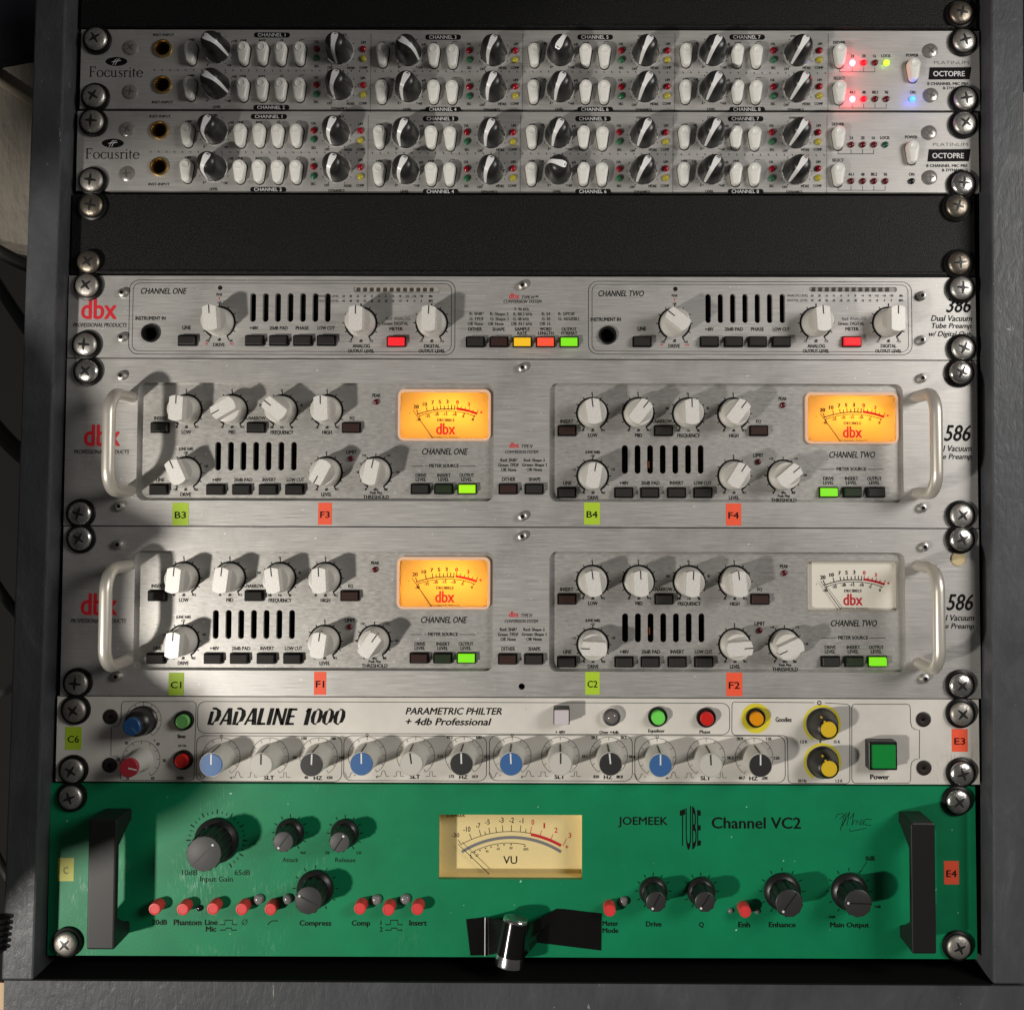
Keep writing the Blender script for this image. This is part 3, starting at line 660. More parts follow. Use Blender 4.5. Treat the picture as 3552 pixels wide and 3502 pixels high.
def dial(mb, z, x, y, n=11, r=8.2, tick=1.6, wid=1.0, a=150):
    p = M(z, x, y); mb.arc(p[0], p[1], r + 0.1, -a, a, wid, 0.05, 48)
    for k in range(n):
        t = math.radians(-a + 2 * a * k / (n - 1)); s = tick * (1.5 if k in (0, n - 1) else 1.25 if k == (n - 1) // 2 else 1)
        mb.line((p[0] + r * math.sin(t), p[1] - r * math.cos(t)), (p[0] + (r + s) * math.sin(t), p[1] - (r + s) * math.cos(t)), 0.6 if k in (0, n - 1) else 0.5)

# ---- flat one-unit preamp
def pre386():
    dx = -0.19; y0 = 3 * 44.45
    u = Unit('tube_preamp', 'flat one-unit silver tube preamp marked 386 with yellow, red and green lit buttons', 'preamp', dx, y0 + 44)
    ink = u.mb('INK'); rd = u.mb('RED'); gi = u.mb('GREY')  # gi: print whose grey puts the shade into the ink
    jacks = zz(('B1', 567, 415), ('B2', 1507, 427))
    sl = [slot('B1', x, 170, 345) for x in (1190, 1267, 1342, 1418, 1494, 1570, 1645)] + [slot('B3', x, 175, 352) for x in (187, 262, 337, 412, 487, 562, 639)]
    def strip(z0, xa, ya, z1, xb, yb): p = M(z0, xa, ya); q = M(z1, xb, yb); return rrect(p[0], p[1], q[0], q[1], (q[1] - p[1]) * 0.48, 4)
    sA = strip('B1', 1801, 127, 'B2', 490, 168); sB = strip('B3', 801, 132, 'B3', 1338, 163)
    b = MB(); b.plate(panel_outline(dx, y0, 1), [circ(x, y, 4.3) for x, y in jacks] + sl + [sA, sB], -3, 0); u.part('front_panel', b, ALU); chassis(u, dx, y0, 1)
    for x, y in jacks: u.put(JACK_B, x, y)
    for P in (sA, sB):
        b = MB(); b.prism([(x, y) for x, y in P], [(0, -1.2), (0, -0.9)]); wnd = u.part('meter_strip', b, mat('pale_window', (0.36, 0.34, 0.31), 0, 0.3))
        xs = [p[0] for p in P]; ys = [p[1] for p in P]; x0, x1, cy = min(xs) + 2.6, max(xs) - 5.0, (min(ys) + max(ys)) / 2
        q = MB()
        for i in range(12): xx = x0 + (x1 - x0) * i / 11; q.box(xx - 0.95, cy - 1.0, xx + 0.95, cy + 1.0, -0.9, -0.6)
        u.part('meter_segments', q, mat('dark_segment', (0.055, 0.045, 0.04), 0, 0.3), parent=wnd)
    for za, xa, zb, xb in (('B1', 440, 'B2', 575), ('B2', 1390, 'B3', 1430)):
        p = M(za, xa, 90 if za == 'B1' else 98); q = M(zb, xb, 546)
        Pt = rrect(p[0], p[1], q[0], q[1], 5, 6); ink.path(Pt, 0.3, 0.06, True)
        Pt = rrect(p[0] + 2.1, p[1] + 2.1, q[0] - 2.1, q[1] - 2.1, 3.4, 6) if 0 else rrect(p[0] + 1.9, p[1] + 1.6, q[0] - 1.9, q[1] - 1.6, 3.6, 6); ink.path(Pt, 0.26, 0.06, True)
    T(ink, 'CHANNEL ONE', 'B1', 507, 139, 787, 175, 0.25, 0.03); T(ink, 'CHANNEL TWO', 'B2', 1450, 154, 1728, 190, 0.25, 0.03)
    T(rd, 'dbx', 'B1', 143, 205, 362, 328, 0, 0.035); T(ink, 'PROFESSIONAL PRODUCTS', 'B1', 93, 352, 422, 376, 0.25, 0.03)
    for z, x, y, r in (('B1', 395, 168, 0), ('B1', 390, 440, 0), ('B3', 1488, 185, 0), ('B3', 1488, 455, 0), ('B2', 988, 122, 0)):
        p = M(z, x, y, 1.5); u.put(HEXSCR, p[0], p[1], random.uniform(0, 60))
    def side(zp, x0, kn, ji):
        pass
    D = (('B1', 0, 0), ('B3', -1003.0, 7))
    for z, ox, oy in D:
        def X(x): return x + ox
        T(ink, 'INSTRUMENT IN', z, X(474), 312 + oy, X(658), 334 + oy, 0, 0.048)
        T(ink, 'LINE', z, X(760), 368 + oy, X(812), 392 + oy, 0, 0.048)
        p = M(z, X(990), 138 + oy); b = u.mb('DARK'); b.disc(p[0], p[1], 14 * MM, 0.07, 16)
        TC(ink, 'PEAK', z, X(986), 178 + oy, 15); TC(rd, '0', z, X(985), 203 + oy, 15); TC(ink, '+45', z, X(985), 228 + oy, 15)
        dial(ink, z, X(985), 348 + oy)
        TC(ink, '+30', z, X(913), 459 + oy, 15); TC(rd, '-15', z, X(905), 476 + oy, 15); TC(ink, 'dB', z, X(985), 452 + oy, 18); TC(ink, '+60', z, X(1053), 459 + oy, 15); TC(rd, '+15', z, X(1060), 477 + oy, 15)
        T(ink, 'DRIVE', z, X(947), 474 + oy, X(1018), 495 + oy, 0, 0.048)
        for t, a, c in (('+48V', 1170, 1223), ('20dB PAD', 1290, 1402), ('PHASE', 1450, 1530), ('LOW CUT', 1583, 1688)): T(ink, t, z, X(a), 372 + oy, X(c), 393 + oy, 0, 0.048)
        for x in (788, 1198, 1345, 1491, 1636):
            p = M(z, X(x), 458 + oy, 1.5); u.put(DBTN['off'], p[0], p[1])
    for z, ks in (('B1', (1848, 2288 + 79)), ('B3', (844, 1285))):
        pass
    nums1 = '-24 -20 -16 -12 -8 -4 0 +4 +8 +12 +16 +20 dBu'.split(); nums2 = '-44 -40 -36 -32 -28 -24 -20 -16 -12 -8 -4 0 dBFS'.split()
    for z, x0, stp, yA, la in (('B2', -104, 43.2, 188, -258), ('B3', 819, 44.0, 185, 668)):
        for i in range(13):
            xx = x0 + stp * i + (14 if i == 12 else 0)
            TC(ink, nums1[i], z, xx, yA, 14, 0.75, 0.008); TC(ink, nums2[i], z, xx, yA + 29, 14, 0.75, 0.008)
        T(ink, 'ANALOG LEVEL', z, la, yA - 7, la + 128, yA + 7, 0, 0.01); T(ink, 'DIGITAL LEVEL', z, la, yA + 22, la + 128, yA + 36, 0, 0.01)
    for z, x, y, nm in (('B2', -84 + 88, 352, 'ANALOG'), ('B2', 435, 352, 'DIGITAL'), ('B3', 844, 352, 'ANALOG'), ('B3', 1285, 352, 'DIGITAL')):
        dial(ink, z, x, y); TC(ink, '0', z, x, 240, 16)
        TC(ink, '-15', z, x - 66, 462, 15); TC(ink, 'dB', z, x, 460, 18); TC(ink, '+15', z, x + 62, 463, 15)
        TC(ink, nm, z, x + 1, 491, 22, 0.85, 0.006); TC(ink, 'OUTPUT LEVEL', z, x, 522, 21, 0.82, 0.006)
    for z, x, y in (('B2', 218, 0), ('B3', 1064, 0)):
        T(gi, 'Red: ANALOG', z, x - 62, 316, x + 86, 336, 0, 0.0); T(gi, 'Green: DIGITAL', z, x - 86, 345, x + 75, 365); T(ink, 'METER', z, x - 41, 378, x + 40, 398, 0, 0.048)
        p = M(z, x, 464, 1.5); u.put(DBTN['RED'], p[0], p[1], label='glowing red meter button')
    for z, x, y, a in (('B1', 985, 348, -5), ('B2', 4, 352, 0), ('B2', 435, 352, 2), ('B3', -18, 355, -52), ('B3', 844, 352, -4), ('B3', 1285, 352, 0)):
        p = M(z, x, y); u.put(DKNOB, p[0], p[1], a)
    T(rd, 'dbx', 'B2', 905, 170, 970, 205, 0, 0.03); T(gi, 'TYPE IV\u2122', 'B2', 983, 185, 1085, 205, 0.25); T(gi, 'CONVERSION SYSTEM', 'B2', 872, 211, 1105, 230, 0.25)
    for t, a, y, c in (('Y: 96 kHz', 935, 258, 1028), ('R: 88.2 kHz', 932, 288, 1048), ('G: 48 kHz', 930, 318, 1028), ('Off: 44.1 kHz', 918, 347, 1047), ('R: SNR\u00b2', 665, 286, 752), ('G: TPDF', 664, 317, 752), ('Off: None', 653, 347, 748),
                       ('R: Shape 2', 790, 287, 903), ('G: Shape 1', 790, 318, 902), ('Off: None', 777, 347, 873), ('R: 24', 1105, 287, 1157), ('G: 20', 1105, 317, 1157), ('Off: 16', 1092, 347, 1158), ('R: S/PDIF', 1205, 287, 1307), ('G: AES/EBU', 1205, 317, 1332)):
        T(gi, t, 'B2', a, y, c, y + (24 if 'p' in t else 19))
    for t, a, y, c in (('DITHER', 657, 379, 741), ('SHAPE', 805, 380, 880), ('SAMPLE', 940, 379, 1032), ('RATE', 957, 404, 1015), ('WORD', 1093, 379, 1165), ('LENGTH', 1083, 404, 1177), ('OUTPUT', 1226, 380, 1317), ('FORMAT', 1225, 404, 1322)):
        T(ink, t, 'B2', a, y, c, y + 20, 0, 0.048)
    for x, k, lb in ((700, 'off', None), (844, 'red', None), (986, 'YEL', 'glowing yellow button'), (1128, 'ORG', 'glowing orange-red button'), (1272, 'LIM', 'glowing lime green button')):
        p = M('B2', x, 466, 1.5); u.put(DBTN[k], p[0], p[1], label=lb)
    T(ink, '386', 'B3', 1635, 200, 1790, 288, 0.28, 0.03); T(ink, 'Dual Vacuum', 'B3', 1543, 306, 1795, 341, 0.25, 0.035); T(ink, 'Tube Preamp', 'B3', 1548, 353, 1792, 394, 0.25, 0.035); T(ink, 'w/ Digital Out', 'B3', 1530, 402, 1787, 443, 0.25, 0.035)
    u.finish(dict(INK=('printed_lettering', INK), RED=('red_lettering', RED_INK), GREY=('shaded_lettering', INKG), DARK=('peak_window', BLACK)))
pre386()

# ---- two-unit preamps with meters
def db_meter(u, z, lit):
    """scale meter in its window; z offsets are those of zone C2 on the upper unit"""
    p = M(z, 228, 190); q = M(z, 792, 506)
    x0, y0, x1, y1 = p[0], p[1], q[0], q[1]
    if lit:
        b = MB(); out = rrect(x0, y0, x1, y1, 3.4, 6); inn = rrect(x0 + 1.25, y0 + 1.6, x1 - 1.25, y1 - 1.2, 2.0, 6)
        b.plate(out, [inn], -3.0, -1.6); mt = u.part('level_meter', b, BEZEL_LIT, label='orange backlit level meter'); hf = -3.2
    else:
        b = MB(); out = rrect(x0, y0, x1, y1, 2.4, 6); inn = rrect(x0 + 0.7, y0 + 0.9, x1 - 1.1, y1 - 1.0, 1.8, 6)
        b.plate(out, [inn], -6.0, -3.05); mt = u.part('level_meter', b, BEZEL_OFF, label='unlit white level meter'); hf = -5.6
    f = MB()
    if lit:
        f.add([(x0 + .2, y0 + .2, hf), (x1 - .2, y0 + .2, hf), (x1 - .2, y1 - .2, hf), (x0 + .2, y1 - .2, hf)], [(0, 1, 2, 3)])
        for fx, fy, e in ((0.40, 0.38, 0.0085), (0.68, 0.42, 0.0090), (0.12, 0.66, 0.0045), (0.90, 0.72, 0.0036)): lamp('meter_lamp', 'POINT', vec(x0 + (x1 - x0) * fx, y0 + (y1 - y0) * fy, -15), e, (1.0, 0.85, 0.6), shadow_soft_size=0.001)
    else: f.box(x0 + 0.3, y0 + 0.3, x1 - 0.3, y1 - 0.3, hf - 0.8, hf)
    u.part('meter_face', f, METER_LIT if lit else METER_OFF, parent=mt)
    ik = MB(); rk = MB(); hh = hf + 0.08
    def at(x, y): return M(z, x, y)
    c = at(523, 821); R = 511 * MM
    def ar(mb, xa, xb, dr, w):
        a0 = math.degrees(math.asin((xa - 523) / 511.0)); a1 = math.degrees(math.asin((xb - 523) / 511.0)); mb.arc(c[0], c[1], R + dr, a0, a1, w, hh, 20)
    ar(ik, 338, 572, 0, 0.5); ar(ik, 342, 703, -1.15, 0.34); ar(rk, 578, 706, 0.45, 1.25)
    for xx, ln in ((318 + 26, 2.5), (400, 2.3), (440, 2.2), (461, 1.7), (482, 2.2), (505, 1.7), (528, 2.2), (548, 2.2), (567, 2.2)):
        a = math.asin((xx - 523) / 511.0); ik.line((c[0] + R * math.sin(a), c[1] - R * math.cos(a)), (c[0] + (R + ln) * math.sin(a), c[1] - (R + ln) * math.cos(a)), 0.45, hh)
    for xx, ln in ((582, 2.6), (605, 2.2), (630, 2.1), (652, 2.4), (676, 2.0), (702, 2.8)):
        a = math.asin((xx - 523) / 511.0); rk.line((c[0] + R * math.sin(a), c[1] - R * math.cos(a)), (c[0] + (R + ln) * math.sin(a), c[1] - (R + ln) * math.cos(a)), 0.42, hh)
    for xx in (345, 405, 460, 517, 573, 632, 694):
        a = math.asin((xx - 523) / 511.0); ik.line((c[0] + (R - 1.15) * math.sin(a), c[1] - (R - 1.15) * math.cos(a)), (c[0] + (R - 2.2) * math.sin(a), c[1] - (R - 2.2) * math.cos(a)), 0.36, hh)
    for t, x, y in (('20', 335, 296), ('10', 389, 281), ('7', 437, 270), ('5', 480, 267), ('3', 527, 265)): TC(ik, t, z, x, y, 23, 1.05, 0.05, 0, hh)
    for t, x, y in (('0', 588, 268), ('3', 658, 281), ('+', 734, 331)): TC(rk, t, z, x, y, 23, 1.05, 0.05, 0, hh)
    for t, x, y in (('-30', 348, 375), ('-25', 405, 353), ('-20', 460, 343), ('-15', 512, 341), ('-10', 568, 343), ('-5', 621, 353), ('0', 682, 374), ('-', 296, 334)): TC(ik, t, z, x, y, 17, 1.0, 0.05, 0, hh)
    T(ik, 'DECIBELS', z, 464, 370, 570, 386, 0, 0.05, hh); T(rk, 'dbx', z, 457, 398, 576, 466, 0, 0.035, hh); T(ik, 'PROFESSIONAL PRODUCTS', z, 436, 480, 607, 488, 0, 0.01, hh)
    u.part('meter_scale', ik, INK, parent=mt); u.part('red_scale', rk, RED_INK if not lit else emis('lit_red_ink', (0.9, 0.012, 0.012), 0.55, (0.5, 0.01, 0.01)), parent=mt)
    nl = MB(); a, bb = at(318, 318), at(438, 490); nl.tube([(a[0], a[1], hf + 1.0), (bb[0], bb[1], hf + 1.2)], [0.16, 0.22], 8); u.part('needle', nl, MATTE, parent=mt)
    g_ = MB(); g_.poly(rrect(x0 + 1.0, y0 + 1.0, x1 - 1.0, y1 - 1.0, 1.8, 5), -1.75 if lit else -3.4); u.part('clear_window', g_, PANE, parent=mt)

def pre586(idx, label):
    dx = (-0.31, -0.17)[idx]; y0 = 44.45 * (4 + 2 * idx)
    OX, OY = dx + 0.31, 88.9 * idx
    OFF[0], OFF[1] = OX, OY
    u = Unit('metered_tube_preamp', label, 'preamp', dx, y0 + 88.4, 'two-unit tube preamps with meters')
    ink = u.mb('INK'); rd = u.mb('RED'); gi = u.mb('GREY'); rc = None
    DEP = -3.0
    a = M('C1', 772, 318); b2 = M('C2', 1415, 320); SH = b2[0] - a[0]
    recs = []
    for k in range(2):
        p = M('C1', 490, 152); q = M('C2', 812, 876)
        if k: p = M('C2', 1153, 156); q = M('C3', 1379, 884)
        recs.append(rrect(p[0], p[1], q[0], q[1], 4.2, 6))
    hole = [] 
    b = MB(); b.plate(panel_outline(dx, y0, 2), recs + ([circ(*M('C2', 985, 968), 1.7, 16)] if idx else []), DEP, 0)
    u.part('front_panel', b, ALU); chassis(u, dx, y0, 2, -27.0)
    S_ = [[(0, 0), 0], [(SH, 0.9), 1]]
    lits = ((('off', 'grn', 'YGR'), ('LIM', 'grn', 'off')), (('red', 'grn', 'LIM'), ('off', 'grn', 'LIM')))[idx]
    ANG = (((2, 240, -52, -2, -25, 208, 12), (-8, 38, -2, 37, 10, 32, 50)), ((5, 7, -7, -3, 4, 8, 35), (-8, -3, 3, -6, -88, 85, 245)))[idx]
    lines = ((('+15', '+30', '+35'), ('+15', '+30', '+35')), (('+15', '+25', '+30'), ('+15', '+25', '+30')))[idx]
    for ch in range(2):
        rc = u.mb('RINK%d' % ch)
        OFF[0] = OX + (SH if ch else 0); OFF[1] = OY + (1.1 if ch else 0)
        mw = [M('C2', 228, 190), M('C2', 792, 506)]
        sl = [slot('C1', x, 512, 687) for x in (966, 1044, 1121, 1198, 1275, 1353, 1430)]
        fl = MB(); R0 = recs[ch]
        xs = [p[0] for p in R0]; ys = [p[1] for p in R0]
        lit = not (idx and ch)
        fl.plate(R0, sl + [rrect(mw[0][0] + 0.15, mw[0][1] + 0.15, mw[1][0] - 0.15, mw[1][1] - 0.15, 2.4 if not lit else 3.3, 6)], DEP - 2, DEP, 0)
        u.part('recessed_plate', fl, ALU_R)
        # everything on the recess floor keeps its photo place at depth 3 mm
        def put(tree, z, x, y, rot=0, hm=1.5, label=None): p = M(z, x, y); return u.put(tree, p[0], p[1], rot, DEP, label)
        KN = (('C1', 772, 318, 'LOW', '-15', '+15', '0', 'dB'), ('C1', 1052, 318, 'MID', '-15', '+15', '0', 'dB'), ('C1', 1358, 320, 'FREQUENCY', '100', '8k', '1k', 'Hz'), ('C1', 1634, 320, 'HIGH', '-15', '+15', '0', 'dB'),
              ('C1', 768, 700, 'DRIVE', '+10', '+60', lines[ch][1], 'dB'), ('C1', 1630, 700, 'LEVEL', '-15', '+15', '0', 'dB'), ('C2', 88, 700, 'THRESHOLD', '0', 'Off', '', 'dBu'))
        for i, (z, x, y, nm, l_, r_, t_, un) in enumerate(KN):
            kx = x
            p = M(z, kx, y); rc_ = rc
            dial(rc_, z, kx, y, 11 if i != 6 else 11)
            put(DKNOB, z, kx, y, ANG[ch][i])
            if t_: TC(rc_, t_, z, x, y - 124 + (0 if i != 4 else 2), 15, 0.8)
            ty = y + 103
            TC(rc_, l_, z, x - 62, ty, 15, 0.8); TC(rc_, un, z, x, ty - 1, 17, 0.8); TC(rc_, r_, z, x + 62, ty, 15, 0.8)
            if i < 6: TC(rc_, nm, z, x, y + 133, 23, 0.78, 0.006)
        TC(rc, '200', 'C1', 1230, 287, 15); TC(rc, '4k', 'C1', 1478, 286, 15)
        TC(rc, '(LINE 0dB)', 'C1', 770, 554, 17, 0.85); TC(rc, lines[ch][2], 'C1', 893, 660, 15); TC(rc, lines[ch][0], 'C1', 655, 662, 15)
        TC(rc, '+10', 'C2', 15, 595, 15); TC(rc, '+5', 'C2', -22, 696, 15); TC(rc, '+15', 'C2', 166, 595, 15); TC(rc, '+20', 'C2', 220, 696, 15)
        TC(rc, 'Peak Plus', 'C2', 90, 822, 17, 0.85); T(rc, 'THRESHOLD', 'C2', 10, 838, 168, 860, 0, 0.048)
        for t, a0, yy, a1 in (('INSERT', 575, 356, 655), ('NARROW', 1153, 356, 1258), ('EQ', 1772, 357, 1802), ('LINE', 587, 733, 638), ('+48V', 930, 733, 987), ('20dB PAD', 1063, 733, 1177), ('INVERT', 1238, 733, 1322), ('LOW CUT', 1387, 733, 1493), ('LIMIT', 1752, 563, 1815)):
            T(rc, t, 'C1', a0, yy, a1, yy + 22, 0, 0.048)
        for x, y, k in ((615, 425, 'red' if ch else 'off'), (1203, 425, 'off'), (1785, 425, 'red'), (607, 803, 'off'), (955, 803, 'off'), (1114, 803, 'off'), (1277, 803, 'off'), (1438, 803, 'off')): put(DBTN[k], 'C1', x, y)
        for x, k in zip((362, 505, 648), lits[ch]): put(DBTN[k], 'C2', x, 800, label='glowing green button' if k in ('YGR', 'LIM') else None)
        for z, x, y, k in (('C2', 92, 268, 'dred'), ('C1', 1782, 614, 'dred')): o = led(u, z, x, y, k, 18); o.location.y = -DEP / 1000
        TC(rc, 'PEAK', 'C2', 93, 227, 22, 0.72)
        T(rc, 'CHANNEL ' + ('TWO' if ch else 'ONE'), 'C2', 372, 552, 652, 590, 0.25, 0.03)
        T(rc, 'METER SOURCE', 'C2', 415, 648, 597, 668, 0, 0.048); Lz(rc, 'C2', [(307, 660), (405, 660)], 0.28); Lz(rc, 'C2', [(605, 660), (704, 660)], 0.28)
        for t, a0, yy, a1 in (('DRIVE', 332, 706, 398), ('LEVEL', 332, 732, 397), ('INSERT', 465, 706, 547), ('LEVEL', 471, 732, 537), ('OUTPUT', 600, 706, 690), ('LEVEL', 612, 732, 678)): T(rc, t, 'C2', a0, yy, a1, yy + 21, 0, 0.048)
        db_meter(u, 'C2', lit)
        if (idx, ch) in ((0, 0), (0, 1), (1, 1)):
            e = MB()
            for sx in ((1353, 1430) if not ch else (1121,)):
                p = M('C1', sx, 620); e.box(p[0] - 0.28, p[1] - 1.0, p[0] + 0.22, p[1] + 2.6, -10.5, -9.5)
            u.part('valve_glow', e, TUBE_GLOW)
    OFF[0], OFF[1] = OX, OY
    # printed recess lettering sits on the recess floor
    for key in ('RINK0', 'RINK1'):
        mb_ = u.ink[key]; mb_.v = [(x, y, DEP + h) for x, y, h in mb_.v]
    for z, x, y in (('C2', 900, 800), ('C2', 1058, 800)):
        p = M(z, x, y, 1.5); u.put(DBTN['red' if x < 1000 else 'off'], p[0], p[1])
    T(rd, 'dbx', 'C2', 907, 517, 968, 550, 0, 0.035); T(ink, 'TYPE IV', 'C2', 982, 531, 1052, 550, 0.25, 0.03); T(ink, 'CONVERSION SYSTEM', 'C2', 882, 565, 1085, 584, 0.25, 0.03)
    for t, a0, yy, a1 in (('Red: SNR\u00b2', 853, 615, 957), ('Green: TPDF', 840, 645, 965), ('Off: None', 857, 673, 950), ('Red: Shape 2', 995, 616, 1125), ('Green: Shape 1', 985, 645, 1135), ('Off: None', 1013, 673, 1107)): T(ink, t, 'C2', a0, yy, a1, yy + (23 if 'p' in t else 19))
    T(ink, 'DITHER', 'C2', 862, 730, 945, 752, 0, 0.048); T(ink, 'SHAPE', 'C2', 1026, 730, 1098, 752, 0, 0.048)
    T(rd, 'dbx', 'C1', 160, 410, 383, 538, 0, 0.035); T(ink, 'PROFESSIONAL PRODUCTS', 'C1', 98, 562, 436, 586, 0.25, 0.03)
    T(ink, '586', 'C3', 1622, 412, 1788, 508, 0.28, 0.03); T(ink, 'Dual Vacuum', 'C3', 1540, 535, 1793, 571, 0.25, 0.035); T(ink, 'Tube Preamp', 'C3', 1545, 587, 1793, 628, 0.25, 0.035)
    scr = [('C1', 388, 112), ('C1', 378, 905), ('C2', 988, 62), ('C3', 1490, 125), ('C3', 1493, 915)] + ([('C2', 988, 968)] if not idx else [])
    for z, x, y in scr: p = M(z, x, y, 1.5); u.put(HEXSCR, p[0], p[1], random.uniform(0, 60))
    for z, bx, yt, yb in (('C1', 447, 243, 812), ('C3', 1458, 240, 825)):
        p = M(z, bx, yt); q = M(z, bx, yb); H_, rf = 27.0, 11.0; P = [(p[0], p[1], 0.0)]
        for i in range(9): t = PI / 2 * i / 8; P.append((p[0], p[1] + rf - rf * math.cos(t), H_ - rf + rf * math.sin(t)))
        for i in range(9): t = PI / 2 * (1 - i / 8); P.append((p[0], q[1] - rf + rf * math.cos(t), H_ - rf + rf * math.sin(t)))
        P.append((p[0], q[1], 0.0))
        hb = MB(); hb.tube(P, 3.15, 18); u.part('handle', hb, HANDLE, 60)
    u.finish(dict(INK=('printed_lettering', INK), RED=('red_lettering', RED_INK), GREY=('shaded_lettering', INKG), RINK0=('recess_lettering', INK), RINK1=('recess_lettering', INK)))
    OFF[0] = OFF[1] = 0.0
pre586(0, 'two-unit silver tube preamp marked 586 with both level meters glowing orange')
pre586(1, 'two-unit silver tube preamp marked 586 whose right level meter is unlit and white')

# ================================================================== white parametric equalizer
def eq_knob(cap, capm, linem):
    b = MB(); P = []
    b.lathe(0, 0, [(7.0, 0), (6.9, 1.0), (6.45, 2.0), (6.1, 15.6), (5.95, 16.0), (5.7, 16.0)], 40)
    c = MB(); c.lathe(0, 0, [(5.65, 16.0), (5.65, 16.35), (5.4, 16.55), (1.0, 16.6)], 36)
    l = MB(); l.line((0, -5.5), (0, -0.2), 0.75, 16.68)
    s = MB(); s.add([(-0.35, -6.62, 1.6), (0.35, -6.62, 1.6), (0.35, -6.22, 15.7), (-0.35, -6.22, 15.7)], [(0, 1, 2, 3)])
    for k in (-1, 1): pass
    return proto('knob', b, KNOB_GREY, 35, [kid('knob_cap', c, capm, 35), kid('pointer', l, linem), kid('side_mark', s, INKG)])
EQK = {'b': eq_knob('b', BLUE_CAP, WHITE_INK), 'w': eq_knob('w', WHITE_CAP, INKG), 'd': eq_knob('d', DARK_CAP, WHITE_INK)}
def round_button(m, ring=True):
    b = MB(); b.lathe(0, 0, [(5.1, 0), (5.1, 1.4), (4.7, 2.0), (4.1, 2.0), (3.85, 1.2), (3.8, 0.4)], 32, False)
    c = MB(); c.lathe(0, 0, [(3.55, 0.2), (3.5, 4.2), (3.3, 4.6), (2.9, 4.7), (2.7, 4.5), (0.4, 4.5)], 32)
    return proto('push_button', b, BLACK, 35, [kid('button_cap', c, m, 35)])
LET = {'D': (0.86, [[(.14, 0, .21), (.14, .80, .21)], [(.10, .97, .10), (.34, .96, .16), (.60, .84, .24), (.68, .55, .27), (.58, .22, .24), (.40, .05, .16), (.26, .03, .1)]]),
       'A': (0.88, [[(.07, 0, .15), (.40, .97, .12)], [(.50, 1, .25), (.70, 0, .27)], [(.22, .26, .11), (.62, .26, .11)]]), 'L': (0.70, [[(.14, 0, .24), (.14, 1, .24)], [(.14, .07, .15), (.62, .07, .12)]]),
       'I': (0.40, [[(.15, 0, .25), (.15, 1, .25)]]), 'N': (0.90, [[(.11, 0, .18), (.11, 1, .18)], [(.11, .98, .2), (.70, .02, .2)], [(.72, 0, .18), (.72, 1, .18)]]),
       'E': (0.74, [[(.14, 0, .24), (.14, 1, .24)], [(.14, .07, .14), (.64, .07, .12)], [(.14, .52, .13), (.56, .52, .11)], [(.14, .93, .14), (.64, .93, .12)]]),
       '1': (0.50, [[(.25, 0, .26), (.25, 1, .26)], [(.05, .80, .1), (.25, .93, .13)]]),
       '0': (0.80, [[(.36, .97, .10), (.18, .82, .2), (.12, .5, .24), (.18, .18, .2), (.36, .03, .10)], [(.42, .97, .10), (.60, .82, .2), (.66, .5, .24), (.60, .18, .2), (.42, .03, .10)]]), ' ': (0.5, [])}
def title(mb, t, z, x0, y0, x1, y1):
    p = M(z, x0, y1); q = M(z, x1, y0); tot = sum(LET[c][0] for c in t); H_ = p[1] - q[1]; sh = 0.24 * H_; fx = (q[0] - p[0] - sh) / tot; cur = 0
    for k, c in enumerate(t):
        for st in LET[c][1]:
            n = len(st); Lf = []; Rt = []; pts = [(p[0] + (cur + a) * fx + sh * b, p[1] - b * H_) for a, b, w in st]
            for i in range(n):
                a, b = pts[max(i - 1, 0)], pts[min(i + 1, n - 1)]; dx, dy = b[0] - a[0], b[1] - a[1]; l = math.hypot(dx, dy) or 1; w = st[i][2] * fx / 2 * 1.22
                if abs(dy) > abs(dx) * 1.2: nx, ny = w, 0
                else: nx, ny = -dy / l * w, dx / l * w
                Lf.append((pts[i][0] + nx, pts[i][1] + ny, 0.06 + 0.001 * (k % 3))); Rt.append((pts[i][0] - nx, pts[i][1] - ny, 0.06 + 0.001 * (k % 3)))
            mb.add(Lf + Rt, [(i, i + 1, n + i + 1, n + i) for i in range(n - 1)])
        cur += LET[c][0]
